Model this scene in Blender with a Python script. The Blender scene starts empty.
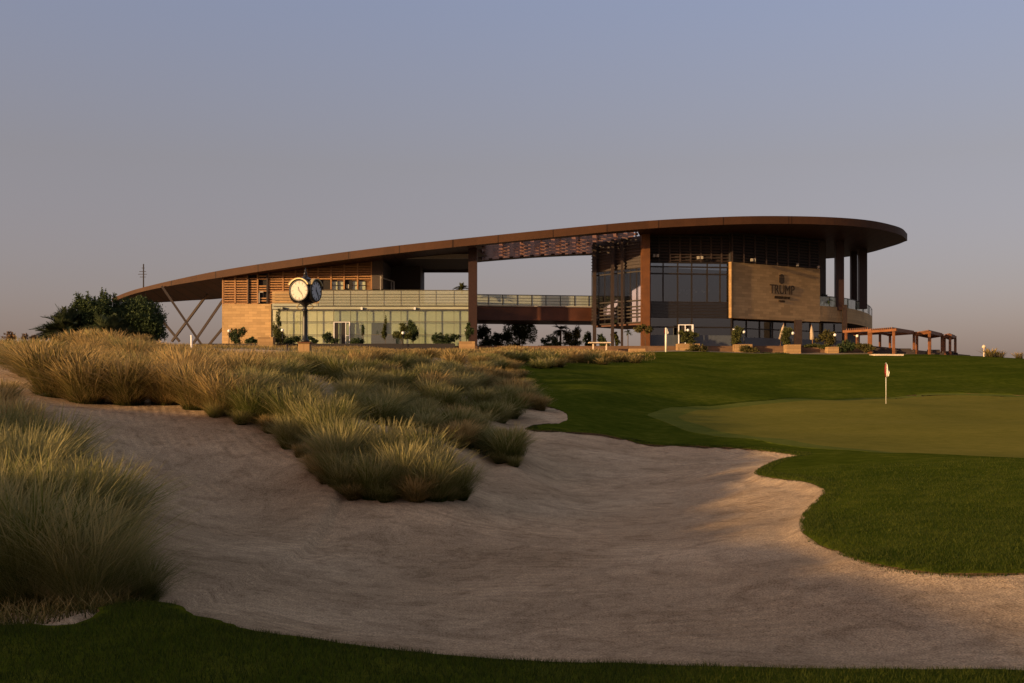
import bpy, bmesh, math, random
import numpy as np
from mathutils import Vector, Matrix, noise

rnd = random.Random(7)
rng = np.random.default_rng(7)
S = bpy.context.scene
C = S.collection
F = 1100.0          # focal length in pixels of a 1024 px wide frame
EYE = 1.6
HOR = 392.0         # image row of the horizon
PI = math.pi


def W(px, py, Y):
    """world point at distance Y seen at a given direction"""
    return Vector(((px - 512) / F * Y, Y, EYE + (HOR - py) / F * Y))


def XY(px, Y):
    return ((px - 512) / F * Y, Y)


def ZP(py, Y):
    return EYE + (HOR - py) / F * Y


# ------------------------------------------------------------------ materials
def new_mat(name):
    m = bpy.data.materials.new(name)
    m.use_nodes = True
    nt = m.node_tree
    b = nt.nodes['Principled BSDF']
    return m, nt, b


def simple(name, col, rough=0.6, metal=0.0, var=0.15, scale=6.0, bump=0.0, spec=0.4, detail=4.0):
    m, nt, b = new_mat(name)
    N, L = nt.nodes, nt.links
    tc = N.new('ShaderNodeTexCoord')
    nz = N.new('ShaderNodeTexNoise')
    nz.inputs['Scale'].default_value = scale
    nz.inputs['Detail'].default_value = detail
    L.new(tc.outputs['Object'], nz.inputs['Vector'])
    r = N.new('ShaderNodeValToRGB')
    r.color_ramp.elements[0].position = 0.3
    r.color_ramp.elements[1].position = 0.7
    r.color_ramp.elements[0].color = tuple(c * (1 - var) for c in col) + (1,)
    r.color_ramp.elements[1].color = tuple(c * (1 + var) for c in col) + (1,)
    L.new(nz.outputs['Fac'], r.inputs['Fac'])
    L.new(r.outputs['Color'], b.inputs['Base Color'])
    b.inputs['Roughness'].default_value = rough
    b.inputs['Metallic'].default_value = metal
    b.inputs['Specular IOR Level'].default_value = spec
    if bump:
        bp = N.new('ShaderNodeBump')
        bp.inputs['Strength'].default_value = bump
        bp.inputs['Distance'].default_value = 0.03
        L.new(nz.outputs['Fac'], bp.inputs['Height'])
        L.new(bp.outputs['Normal'], b.inputs['Normal'])
    return m


def stone_mat(name, col, dark=0.7):
    m, nt, b = new_mat(name)
    N, L = nt.nodes, nt.links
    tc = N.new('ShaderNodeTexCoord')
    uv = N.new('ShaderNodeUVMap')
    br = N.new('ShaderNodeTexBrick')
    br.inputs['Scale'].default_value = 1.0
    br.inputs['Brick Width'].default_value = 1.1
    br.inputs['Row Height'].default_value = 0.36
    br.inputs['Mortar Size'].default_value = 0.012
    br.inputs['Color1'].default_value = tuple(c * 1.12 for c in col) + (1,)
    br.inputs['Color2'].default_value = tuple(c * 0.8 for c in col) + (1,)
    br.inputs['Mortar'].default_value = tuple(c * dark for c in col) + (1,)
    L.new(uv.outputs['UV'], br.inputs['Vector'])
    nz = N.new('ShaderNodeTexNoise')
    nz.inputs['Scale'].default_value = 0.5
    nz.inputs['Detail'].default_value = 6
    L.new(tc.outputs['Object'], nz.inputs['Vector'])
    mx = N.new('ShaderNodeMix')
    mx.data_type = 'RGBA'
    mx.blend_type = 'MULTIPLY'
    mx.inputs['Factor'].default_value = 0.5
    r = N.new('ShaderNodeValToRGB')
    r.color_ramp.elements[0].color = (0.55, 0.55, 0.55, 1)
    r.color_ramp.elements[1].color = (1.25, 1.2, 1.15, 1)
    L.new(nz.outputs['Fac'], r.inputs['Fac'])
    L.new(br.outputs['Color'], mx.inputs['A'])
    L.new(r.outputs['Color'], mx.inputs['B'])
    L.new(mx.outputs['Result'], b.inputs['Base Color'])
    bp = N.new('ShaderNodeBump')
    bp.inputs['Strength'].default_value = 0.5
    bp.inputs['Distance'].default_value = 0.02
    L.new(br.outputs['Fac'], bp.inputs['Height'])
    bp.invert = True
    L.new(bp.outputs['Normal'], b.inputs['Normal'])
    b.inputs['Roughness'].default_value = 0.85
    b.inputs['Specular IOR Level'].default_value = 0.2
    return m


def panel_mat(name, col, width, rough=0.5, metal=0.0):
    """cladding with vertical joints every `width` metres along UV x"""
    m, nt, b = new_mat(name)
    N, L = nt.nodes, nt.links
    uv = N.new('ShaderNodeUVMap')
    br = N.new('ShaderNodeTexBrick')
    br.offset = 0.0
    br.inputs['Scale'].default_value = 1.0
    br.inputs['Brick Width'].default_value = width
    br.inputs['Row Height'].default_value = 40.0
    br.inputs['Mortar Size'].default_value = 0.06
    br.inputs['Color1'].default_value = tuple(c * 1.1 for c in col) + (1,)
    br.inputs['Color2'].default_value = tuple(c * 0.88 for c in col) + (1,)
    br.inputs['Mortar'].default_value = tuple(c * 0.25 for c in col) + (1,)
    L.new(uv.outputs['UV'], br.inputs['Vector'])
    tc = N.new('ShaderNodeTexCoord')
    nz = N.new('ShaderNodeTexNoise')
    nz.inputs['Scale'].default_value = 1.5
    nz.inputs['Detail'].default_value = 6
    L.new(tc.outputs['Object'], nz.inputs['Vector'])
    mx = N.new('ShaderNodeMix')
    mx.data_type = 'RGBA'
    mx.blend_type = 'MULTIPLY'
    mx.inputs['Factor'].default_value = 0.6
    r = N.new('ShaderNodeValToRGB')
    r.color_ramp.elements[0].color = (0.6, 0.6, 0.6, 1)
    r.color_ramp.elements[1].color = (1.2, 1.2, 1.2, 1)
    L.new(nz.outputs['Fac'], r.inputs['Fac'])
    L.new(br.outputs['Color'], mx.inputs['A'])
    L.new(r.outputs['Color'], mx.inputs['B'])
    L.new(mx.outputs['Result'], b.inputs['Base Color'])
    b.inputs['Roughness'].default_value = rough
    b.inputs['Metallic'].default_value = metal
    b.inputs['Specular IOR Level'].default_value = 0.12
    return m


def glass_mat(name, tint, refl=0.25, rough=0.03, body=None, bodyfac=0.0):
    m, nt, b = new_mat(name)
    N, L = nt.nodes, nt.links
    N.remove(b)
    out = N['Material Output']
    tr = N.new('ShaderNodeBsdfTransparent')
    tr.inputs['Color'].default_value = tint + (1,)
    gl = N.new('ShaderNodeBsdfGlossy')
    gl.inputs['Roughness'].default_value = rough
    gl.inputs['Color'].default_value = (0.9, 0.92, 0.95, 1)
    lw = N.new('ShaderNodeLayerWeight')
    lw.inputs['Blend'].default_value = 0.5
    pw = N.new('ShaderNodeMath'); pw.operation = 'POWER'; pw.inputs[1].default_value = 3.5
    L.new(lw.outputs['Facing'], pw.inputs[0])
    mad = N.new('ShaderNodeMath'); mad.operation = 'MULTIPLY_ADD'
    mad.inputs[1].default_value = 0.85
    mad.inputs[2].default_value = refl
    L.new(pw.outputs[0], mad.inputs[0])
    mx = N.new('ShaderNodeMixShader')
    L.new(mad.outputs[0], mx.inputs['Fac'])
    src = tr
    if body:
        df = N.new('ShaderNodeBsdfDiffuse')
        df.inputs['Color'].default_value = body + (1,)
        m2 = N.new('ShaderNodeMixShader')
        m2.inputs['Fac'].default_value = bodyfac
        L.new(tr.outputs[0], m2.inputs[1])
        L.new(df.outputs[0], m2.inputs[2])
        src = m2
    L.new(src.outputs[0], mx.inputs[1])
    L.new(gl.outputs[0], mx.inputs[2])
    L.new(mx.outputs[0], out.inputs['Surface'])
    return m


def leaf_mat(name, c0, c1, trans=0.25, rough=0.6, attr='c'):
    m, nt, b = new_mat(name)
    N, L = nt.nodes, nt.links
    at = N.new('ShaderNodeAttribute')
    at.attribute_name = attr
    mx = N.new('ShaderNodeMix')
    mx.data_type = 'RGBA'
    mx.inputs['A'].default_value = c0 + (1,)
    mx.inputs['B'].default_value = c1 + (1,)
    L.new(at.outputs['Fac'], mx.inputs['Factor'])
    L.new(mx.outputs['Result'], b.inputs['Base Color'])
    b.inputs['Roughness'].default_value = rough
    b.inputs['Specular IOR Level'].default_value = 0.05
    tl = N.new('ShaderNodeBsdfTranslucent')
    L.new(mx.outputs['Result'], tl.inputs['Color'])
    ms = N.new('ShaderNodeMixShader')
    ms.inputs['Fac'].default_value = trans
    L.new(b.outputs[0], ms.inputs[1])
    L.new(tl.outputs[0], ms.inputs[2])
    L.new(ms.outputs[0], N['Material Output'].inputs['Surface'])
    return m


def ramp3(N, stops):
    r = N.new('ShaderNodeValToRGB')
    e = r.color_ramp.elements
    while len(e) < len(stops):
        e.new(0.5)
    for k, (p, c) in enumerate(stops):
        e[k].position = p
        e[k].color = c + (1,)
    return r


def tall_grass_mat(name, base, mid, tip, trans=0.35):
    """blade colour from root to tip (attribute t), varied from blade to blade (attribute c)"""
    m, nt, b = new_mat(name)
    N, L = nt.nodes, nt.links
    t = N.new('ShaderNodeAttribute')
    t.attribute_name = 't'
    c = N.new('ShaderNodeAttribute')
    c.attribute_name = 'c'
    oi = N.new('ShaderNodeObjectInfo')
    a = N.new('ShaderNodeMath')
    a.operation = 'MULTIPLY_ADD'
    a.inputs[1].default_value = 0.55
    L.new(c.outputs['Fac'], a.inputs[0])
    L.new(t.outputs['Fac'], a.inputs[2])
    a2 = N.new('ShaderNodeMath')
    a2.operation = 'MULTIPLY_ADD'
    a2.inputs[1].default_value = 0.34
    L.new(oi.outputs['Random'], a2.inputs[0])
    L.new(a.outputs[0], a2.inputs[2])
    sb = N.new('ShaderNodeMath')
    sb.operation = 'SUBTRACT'
    sb.inputs[1].default_value = 0.42
    L.new(a2.outputs[0], sb.inputs[0])
    r = ramp3(N, [(0.02, base), (0.5, mid), (1.0, tip)])  # green root to straw tip; root also darkened for shade within the clump
    L.new(sb.outputs[0], r.inputs['Fac'])
    L.new(r.outputs['Color'], b.inputs['Base Color'])
    b.inputs['Roughness'].default_value = 0.7
    b.inputs['Specular IOR Level'].default_value = 0.05
    tl = N.new('ShaderNodeBsdfTranslucent')
    L.new(r.outputs['Color'], tl.inputs['Color'])
    ms = N.new('ShaderNodeMixShader')
    ms.inputs['Fac'].default_value = trans
    L.new(b.outputs[0], ms.inputs[1])
    L.new(tl.outputs[0], ms.inputs[2])
    L.new(ms.outputs[0], N['Material Output'].inputs['Surface'])
    return m


def sand_mat():
    m, nt, b = new_mat('sand')
    N, L = nt.nodes, nt.links
    tc = N.new('ShaderNodeTexCoord')
    big = N.new('ShaderNodeTexNoise')
    big.inputs['Scale'].default_value = 0.35
    big.inputs['Detail'].default_value = 5
    L.new(tc.outputs['Object'], big.inputs['Vector'])
    fine = N.new('ShaderNodeTexNoise')
    fine.inputs['Scale'].default_value = 14
    fine.inputs['Detail'].default_value = 8
    fine.inputs['Roughness'].default_value = 0.75
    L.new(tc.outputs['Object'], fine.inputs['Vector'])
    grain = N.new('ShaderNodeTexNoise')
    grain.inputs['Scale'].default_value = 55
    grain.inputs['Detail'].default_value = 3
    L.new(tc.outputs['Object'], grain.inputs['Vector'])
    r = ramp3(N, [(0.36, (0.33, 0.235, 0.145)), (0.5, (0.45, 0.33, 0.21)), (0.62, (0.56, 0.42, 0.275))])
    add = N.new('ShaderNodeMath')
    add.operation = 'MULTIPLY_ADD'
    add.inputs[1].default_value = 0.5
    L.new(fine.outputs['Fac'], add.inputs[0])
    h = N.new('ShaderNodeMath')
    h.operation = 'MULTIPLY'
    h.inputs[1].default_value = 0.5
    L.new(big.outputs['Fac'], h.inputs[0])
    L.new(h.outputs[0], add.inputs[2])
    L.new(add.outputs[0], r.inputs['Fac'])
    sp = N.new('ShaderNodeMix')
    sp.data_type = 'RGBA'
    sp.blend_type = 'MULTIPLY'
    sp.inputs['Factor'].default_value = 0.75
    gr = ramp3(N, [(0.36, (0.45, 0.42, 0.40)), (0.5, (1, 1, 1)), (0.64, (1.35, 1.33, 1.3))])
    L.new(grain.outputs['Fac'], gr.inputs['Fac'])
    L.new(r.outputs['Color'], sp.inputs['A'])
    L.new(gr.outputs['Color'], sp.inputs['B'])
    MIXOUT = sp
    b.inputs['Roughness'].default_value = 0.95
    b.inputs['Specular IOR Level'].default_value = 0.0
    # rake sweeps: warped bands along sweeping arcs, only in patches
    wm = N.new('ShaderNodeMapping')
    wm.inputs['Location'].default_value = (-2.0, -24.0, 0)
    wm.inputs['Scale'].default_value = (1.0, 0.75, 0.0)
    L.new(tc.outputs['Object'], wm.inputs['Vector'])
    wv = N.new('ShaderNodeTexWave')
    wv.wave_type = 'RINGS'
    wv.rings_direction = 'Z'
    wv.inputs['Scale'].default_value = 1.7
    wv.inputs['Distortion'].default_value = 4.5
    wv.inputs['Detail'].default_value = 3.0
    wv.inputs['Detail Scale'].default_value = 0.35
    L.new(wm.outputs[0], wv.inputs['Vector'])
    pn = N.new('ShaderNodeTexNoise')
    pn.inputs['Scale'].default_value = 0.5
    pn.inputs['Detail'].default_value = 2
    L.new(tc.outputs['Object'], pn.inputs['Vector'])
    pr = ramp3(N, [(0.46, (0, 0, 0)), (0.62, (1, 1, 1))])
    L.new(pn.outputs['Fac'], pr.inputs['Fac'])
    mr = N.new('ShaderNodeMath')
    mr.operation = 'MULTIPLY'
    L.new(wv.outputs['Fac'], mr.inputs[0])
    L.new(pr.outputs['Color'], mr.inputs[1])
    # rake ridges lightened in the colour: disturbed sand, and relief light the bump lacks
    rk = N.new('ShaderNodeMix')
    rk.data_type = 'RGBA'
    rk.blend_type = 'MULTIPLY'
    rk.inputs['B'].default_value = (1.15, 1.14, 1.12, 1)
    L.new(mr.outputs[0], rk.inputs['Factor'])
    L.new(MIXOUT.outputs['Result'], rk.inputs['A'])
    mo = N.new('ShaderNodeTexNoise')
    mo.inputs['Scale'].default_value = 1.6
    mo.inputs['Detail'].default_value = 7
    mo.inputs['Roughness'].default_value = 0.65
    mo.inputs['Distortion'].default_value = 1.2
    L.new(tc.outputs['Object'], mo.inputs['Vector'])
    mor = ramp3(N, [(0.36, (0.70, 0.68, 0.66)), (0.5, (1, 1, 1)), (0.66, (1.18, 1.17, 1.15))])
    L.new(mo.outputs['Fac'], mor.inputs['Fac'])
    rk2 = N.new('ShaderNodeMix')
    rk2.data_type = 'RGBA'
    rk2.blend_type = 'MULTIPLY'
    rk2.inputs['Factor'].default_value = 0.8
    L.new(rk.outputs['Result'], rk2.inputs['A'])
    L.new(mor.outputs['Color'], rk2.inputs['B'])
    L.new(rk2.outputs['Result'], b.inputs['Base Color'])
    # trampled texture
    vo = N.new('ShaderNodeTexVoronoi')
    vo.feature = 'SMOOTH_F1'
    vo.inputs['Scale'].default_value = 4.5
    vo.inputs['Smoothness'].default_value = 0.6
    L.new(tc.outputs['Object'], vo.inputs['Vector'])
    s1 = N.new('ShaderNodeMath'); s1.operation = 'MULTIPLY_ADD'; s1.inputs[1].default_value = 0.22
    L.new(mr.outputs[0], s1.inputs[0])
    s2 = N.new('ShaderNodeMath'); s2.operation = 'MULTIPLY_ADD'; s2.inputs[1].default_value = 0.6
    L.new(vo.outputs['Distance'], s2.inputs[0])
    L.new(fine.outputs['Fac'], s2.inputs[2])
    L.new(s2.outputs[0], s1.inputs[2])
    s3 = N.new('ShaderNodeMath'); s3.operation = 'MULTIPLY_ADD'; s3.inputs[1].default_value = 0.3
    L.new(grain.outputs['Fac'], s3.inputs[0])
    L.new(s1.outputs[0], s3.inputs[2])
    bp = N.new('ShaderNodeBump')
    bp.inputs['Strength'].default_value = 1.0
    bp.inputs['Distance'].default_value = 0.06
    L.new(s3.outputs[0], bp.inputs['Height'])
    L.new(bp.outputs['Normal'], b.inputs['Normal'])
    return m


def turf_mat(name, c0, c1, c2, bump=0.5, scale=30.0):
    m, nt, b = new_mat(name)
    N, L = nt.nodes, nt.links
    tc = N.new('ShaderNodeTexCoord')
    big = N.new('ShaderNodeTexNoise')
    big.inputs['Scale'].default_value = 0.22
    big.inputs['Detail'].default_value = 4
    mid = N.new('ShaderNodeTexNoise')
    mid.inputs['Scale'].default_value = 2.2
    mid.inputs['Detail'].default_value = 6
    fine = N.new('ShaderNodeTexNoise')
    fine.inputs['Scale'].default_value = scale
    fine.inputs['Detail'].default_value = 6
    fine.inputs['Roughness'].default_value = 0.7
    for n in (big, mid, fine):
        L.new(tc.outputs['Object'], n.inputs['Vector'])
    a = N.new('ShaderNodeMath'); a.operation = 'MULTIPLY_ADD'; a.inputs[1].default_value = 0.35
    L.new(mid.outputs['Fac'], a.inputs[0])
    a0 = N.new('ShaderNodeMath'); a0.operation = 'MULTIPLY'; a0.inputs[1].default_value = 0.35
    L.new(big.outputs['Fac'], a0.inputs[0])
    L.new(a0.outputs[0], a.inputs[2])
    a1 = N.new('ShaderNodeMath'); a1.operation = 'MULTIPLY_ADD'; a1.inputs[1].default_value = 0.3
    L.new(fine.outputs['Fac'], a1.inputs[0])
    L.new(a.outputs[0], a1.inputs[2])
    r = ramp3(N, [(0.38, c0), (0.5, c1), (0.62, c2)])
    L.new(a1.outputs[0], r.inputs['Fac'])
    L.new(r.outputs['Color'], b.inputs['Base Color'])
    b.inputs['Roughness'].default_value = 0.85
    b.inputs['Specular IOR Level'].default_value = 0.0
    bp = N.new('ShaderNodeBump')
    bp.inputs['Strength'].default_value = bump
    bp.inputs['Distance'].default_value = 0.03
    L.new(fine.outputs['Fac'], bp.inputs['Height'])
    L.new(bp.outputs['Normal'], b.inputs['Normal'])
    return m


M = {}
M['sand'] = sand_mat()
M['desert'] = simple('desert_soil', (0.20, 0.15, 0.085), 0.95, var=0.25, scale=0.3, detail=8)
M['lawn'] = turf_mat('lawn', (0.030, 0.044, 0.004), (0.050, 0.063, 0.006), (0.088, 0.093, 0.012))
M['green'] = turf_mat('putting_green', (0.112, 0.102, 0.018), (0.136, 0.120, 0.022), (0.160, 0.136, 0.027), 0.1, 8)
M['apron'] = turf_mat('collar_turf', (0.075, 0.088, 0.016), (0.095, 0.105, 0.020), (0.115, 0.120, 0.025), 0.2, 12)
M['cut_soil'] = simple('cut_soil', (0.085, 0.055, 0.030), 0.95, var=0.35, scale=14, bump=.8, spec=.0)
M['fascia'] = panel_mat('roof_fascia_copper', (0.058, 0.026, 0.012), 6.2, 0.6, 0.05)
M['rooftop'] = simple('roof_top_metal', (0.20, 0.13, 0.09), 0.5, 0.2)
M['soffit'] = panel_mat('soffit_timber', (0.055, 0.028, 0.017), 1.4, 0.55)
M['slat'] = simple('ceiling_slat_timber', (0.17, 0.085, 0.055), 0.5, var=0.2)
M['stone'] = stone_mat('sandstone_cladding', (0.49, 0.325, 0.15))
M['stone_dark'] = stone_mat('terrace_stone', (0.17, 0.10, 0.055))
M['timber'] = simple('screen_timber', (0.34, 0.17, 0.060), 0.55, var=0.22, scale=3)
M['timber_dark'] = simple('dark_louvre_timber', (0.028, 0.016, 0.011), 0.6, var=0.25, scale=3)
M['screen_back'] = simple('screen_backing', (0.19, 0.095, 0.035), 0.7)
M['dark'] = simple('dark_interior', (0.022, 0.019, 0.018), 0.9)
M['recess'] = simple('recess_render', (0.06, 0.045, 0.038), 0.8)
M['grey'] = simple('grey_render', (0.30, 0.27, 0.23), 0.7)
M['steel'] = simple('brown_steel', (0.038, 0.018, 0.012), 0.45, 0.3)
M['column_red'] = simple('corten_column', (0.125, 0.047, 0.012), 0.5, 0.1, var=0.2, scale=1.2)
M['beam'] = simple('bridge_beam_corten', (0.085, 0.030, 0.014), 0.5, 0.15, var=0.3, scale=0.5)
M['strut'] = simple('strut_steel', (0.065, 0.052, 0.046), 0.7, 0.0, spec=.1)
M['mullion'] = simple('mullion_bronze', (0.028, 0.022, 0.018), 0.45, 0.4)
M['mullion_pale'] = simple('mullion_pale', (0.12, 0.11, 0.075), 0.5, 0.2)
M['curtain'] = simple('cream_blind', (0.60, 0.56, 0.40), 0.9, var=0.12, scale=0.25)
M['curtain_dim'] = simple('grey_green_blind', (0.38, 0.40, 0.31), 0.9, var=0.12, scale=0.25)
M['glass'] = glass_mat('facade_glass', (0.92, 0.95, 0.90), 0.06)
M['glass_dark'] = glass_mat('tinted_glass', (0.38, 0.40, 0.42), 0.15)
M['glass_mirror'] = glass_mat('reflective_glass', (0.5, 0.5, 0.5), 0.45)
M['balglass'] = glass_mat('balustrade_glass', (0.80, 0.82, 0.76), 0.06, body=(0.42, 0.44, 0.33), bodyfac=0.5)
M['white'] = simple('white_paint', (0.78, 0.76, 0.72), 0.5, var=0.05)
M['spandrel'] = simple('blue_grey_spandrel', (0.075, 0.085, 0.095), 0.3)
M['letters'] = simple('bronze_lettering', (0.075, 0.045, 0.018), 0.5, 0.4)
M['black'] = simple('black_cast_iron', (0.018, 0.018, 0.017), 0.35, 0.2)
M['gold'] = simple('gilt_trim', (0.38, 0.29, 0.13), 0.5, 0.2)
M['dial'] = simple('clock_dial_sunlit', (0.44, 0.42, 0.35), 0.5, var=0.02)
M['dial_shaded'] = simple('clock_dial_shaded', (0.45, 0.46, 0.48), 0.5, var=0.02)  # same dial, cooler for faces off the sun: shade put into the colour
M['globe'] = simple('opal_globe', (0.85, 0.82, 0.76), 0.25, var=0.02)
M['parasol'] = simple('parasol_canvas', (0.40, 0.31, 0.21), 0.9)
M['pergola'] = simple('pergola_timber', (0.19, 0.072, 0.024), 0.6, var=0.2, scale=2)
M['planter'] = stone_mat('planter_stone', (0.33, 0.21, 0.095))
M['table_top'] = simple('table_stone', (0.62, 0.5, 0.35), 0.6)
M['rattan'] = simple('rattan_furniture', (0.045, 0.032, 0.026), 0.8)
M['flag_white'] = simple('flag_cloth_white', (0.78, 0.72, 0.60), 0.8, var=0.05)
M['flag_red'] = simple('flag_cloth_red', (0.30, 0.03, 0.02), 0.8)
M['pole_white'] = simple('flagstick_white', (0.74, 0.70, 0.55), 0.4, var=0.03)
M['bark'] = simple('bark', (0.11, 0.08, 0.055), 0.9, var=0.3, scale=9, bump=0.6)
M['leaf_dark'] = leaf_mat('dark_foliage', (0.026, 0.042, 0.017), (0.070, 0.092, 0.036), 0.15)
M['leaf_olive'] = leaf_mat('olive_foliage', (0.040, 0.050, 0.014), (0.110, 0.112, 0.036), 0.2)
M['leaf_warm'] = leaf_mat('warm_foliage', (0.055, 0.055, 0.018), (0.13, 0.11, 0.035), 0.2)
M['leaf_palm'] = leaf_mat('palm_foliage', (0.030, 0.045, 0.022), (0.085, 0.095, 0.045), 0.2)
M['leaf_dry'] = leaf_mat('dry_twigs', (0.12, 0.075, 0.04), (0.22, 0.14, 0.07), 0.1)
M['tall_grass'] = tall_grass_mat('fountain_grass', (0.026, 0.042, 0.006), (0.095, 0.112, 0.020), (0.34, 0.29, 0.12))
M['dry_grass'] = tall_grass_mat('dry_fountain_grass', (0.032, 0.036, 0.008), (0.14, 0.115, 0.034), (0.48, 0.335, 0.135))
M['blade'] = leaf_mat('turf_blade', (0.017, 0.031, 0.005), (0.072, 0.082, 0.012), 0.3)


# ------------------------------------------------------------------ object helpers
class MB:
    """collects boxes, bars, tubes and quads into one mesh with metric UVs"""

    def __init__(self):
        self.v, self.f, self.uv = [], [], []

    def quad(self, a, b, c, d):
        n = len(self.v)
        self.v += [Vector(p) for p in (a, b, c, d)]
        self.f.append((n, n + 1, n + 2, n + 3))
        return self

    def hexa(self, p):
        """p: four bottom points then four top points"""
        n = len(self.v)
        self.v += [Vector(q) for q in p]
        for q in ((0, 3, 2, 1), (4, 5, 6, 7), (0, 1, 5, 4), (1, 2, 6, 5), (2, 3, 7, 6), (3, 0, 4, 7)):
            self.f.append(tuple(n + i for i in q))
        return self

    def box(self, x0, x1, y0, y1, z0, z1):
        return self.hexa([(x0, y0, z0), (x1, y0, z0), (x1, y1, z0), (x0, y1, z0),
                          (x0, y0, z1), (x1, y0, z1), (x1, y1, z1), (x0, y1, z1)])

    def seg(self, A, B, z0, z1, th, off=0.0, z0b=None, z1b=None):
        """wall from plan point A to B, thickness th behind the face, face pushed out by off towards the viewer"""
        a, b = Vector((A[0], A[1])), Vector((B[0], B[1]))
        d = (b - a).normalized()
        n = Vector((-d.y, d.x))           # away from the viewer when A is left of B
        a0, b0 = a - n * off, b - n * off
        a1, b1 = a0 + n * th, b0 + n * th
        z0b = z0 if z0b is None else z0b
        z1b = z1 if z1b is None else z1b
        return self.hexa([(a0.x, a0.y, z0), (b0.x, b0.y, z0b), (b1.x, b1.y, z0b), (a1.x, a1.y, z0),
                          (a0.x, a0.y, z1), (b0.x, b0.y, z1b), (b1.x, b1.y, z1b), (a1.x, a1.y, z1)])

    def bar(self, a, b, w, h=None, up=(0, 0, 1)):
        a, b = Vector(a), Vector(b)
        h = h or w
        d = (b - a).normalized()
        u = Vector(up)
        if abs(d.dot(u)) > 0.98:
            u = Vector((0, 1, 0))
        s = d.cross(u).normalized() * (w / 2)
        t = s.cross(d).normalized() * (h / 2)
        return self.hexa([a - s - t, a + s - t, a + s + t, a - s + t, b - s - t, b + s - t, b + s + t, b - s + t])

    def tube(self, pts, rad, n=10, cap=True):
        pts = [Vector(p) for p in pts]
        if not isinstance(rad, (list, tuple)):
            rad = [rad] * len(pts)
        rings = []
        for i, p in enumerate(pts):
            d = (pts[min(i + 1, len(pts) - 1)] - pts[max(i - 1, 0)]).normalized()
            u = Vector((0, 1, 0)) if abs(d.z) > 0.9 else Vector((0, 0, 1))
            s = d.cross(u).normalized()
            t = d.cross(s).normalized()
            k = len(self.v)
            for j in range(n):
                w = 2 * PI * j / n
                self.v.append(p + (s * math.cos(w) + t * math.sin(w)) * rad[i])
            rings.append(k)
        for a, b in zip(rings, rings[1:]):
            for j in range(n):
                self.f.append((a + j, a + (j + 1) % n, b + (j + 1) % n, b + j))
        if cap:
            self.f.append(tuple(rings[0] + j for j in range(n)))
            self.f.append(tuple(rings[-1] + j for j in range(n)))
        return self

    def lathe(self, prof, c=(0, 0, 0), n=20, axis='Z'):
        rings = []
        for r, z in prof:
            k = len(self.v)
            for j in range(n):
                w = 2 * PI * j / n
                p = Vector((r * math.cos(w), r * math.sin(w), z))
                if axis == 'Y':
                    p = Vector((p.x, -p.z, p.y))
                self.v.append(p + Vector(c))
            rings.append(k)
        for a, b in zip(rings, rings[1:]):
            for j in range(n):
                self.f.append((a + j, a + (j + 1) % n, b + (j + 1) % n, b + j))
        self.f.append(tuple(rings[0] + j for j in range(n)))
        self.f.append(tuple(rings[-1] + j for j in range(n)))
        return self

    def build(self, name, mat, parent=None, smooth=False, bevel=0.0, origin=None):
        me = bpy.data.meshes.new(name)
        o0 = Vector(origin) if origin is not None else (parent_world(parent) if parent else Vector())
        me.from_pydata([v - o0 for v in self.v], [], self.f)
        bm = bmesh.new()
        bm.from_mesh(me)
        bmesh.ops.recalc_face_normals(bm, faces=bm.faces)
        uvl = bm.loops.layers.uv.new('UVMap')
        for f in bm.faces:
            n = f.normal
            for lp in f.loops:
                co = lp.vert.co
                if abs(n.z) > 0.7:
                    lp[uvl].uv = (co.x, co.y)
                else:
                    d = Vector((-n.y, n.x, 0))
                    d = d.normalized() if d.length > 1e-6 else Vector((1, 0, 0))
                    lp[uvl].uv = (co.x * d.x + co.y * d.y, co.z)
            f.smooth = smooth
        bm.to_mesh(me)
        bm.free()
        me.materials.append(mat)
        o = bpy.data.objects.new(name, me)
        C.objects.link(o)
        if parent:
            o.parent = parent
        else:
            o.location = o0
        if bevel:
            b = o.modifiers.new('bevel', 'BEVEL')
            b.width = bevel
            b.segments = 2
            b.limit_method = 'ANGLE'
        return o


def parent_world(p):
    v = Vector()
    while p is not None:
        v += p.location
        p = p.parent
    return v


def tag(o, label=None, cat=None, group=None, kind=None):
    if label: o['label'] = label
    if cat: o['category'] = cat
    if group: o['group'] = group
    if kind: o['kind'] = kind
    return o


def thing(name, loc, label, cat, group=None):
    o = bpy.data.objects.new(name, None)
    o.empty_display_size = 0.3
    C.objects.link(o)
    o.location = loc
    return tag(o, label, cat, group)


def np_mesh(name, verts, faces_loops, sizes, mat, attrs=None, smooth=False):
    """fast mesh from numpy: faces_loops = flat vertex indices, sizes = polygon sizes"""
    me = bpy.data.meshes.new(name)
    verts = np.asarray(verts, np.float32)
    me.vertices.add(len(verts))
    me.vertices.foreach_set('co', verts.ravel())
    fl = np.asarray(faces_loops, np.int32)
    sz = np.asarray(sizes, np.int32)
    me.loops.add(len(fl))
    me.loops.foreach_set('vertex_index', fl)
    me.polygons.add(len(sz))
    st = np.concatenate([[0], np.cumsum(sz)[:-1]]).astype(np.int32)
    me.polygons.foreach_set('loop_start', st)
    me.polygons.foreach_set('loop_total', sz)
    if smooth:
        me.polygons.foreach_set('use_smooth', np.ones(len(sz), bool))
    for k, a in (attrs or {}).items():
        at = me.attributes.new(k, 'FLOAT', 'POINT')
        at.data.foreach_set('value', np.asarray(a, np.float32))
    me.update(calc_edges=True)
    me.validate()
    me.materials.append(mat)
    return me


def link(name, me, parent=None, loc=(0, 0, 0)):
    o = bpy.data.objects.new(name, me)
    C.objects.link(o)
    o.location = loc
    if parent: o.parent = parent
    return o


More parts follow.
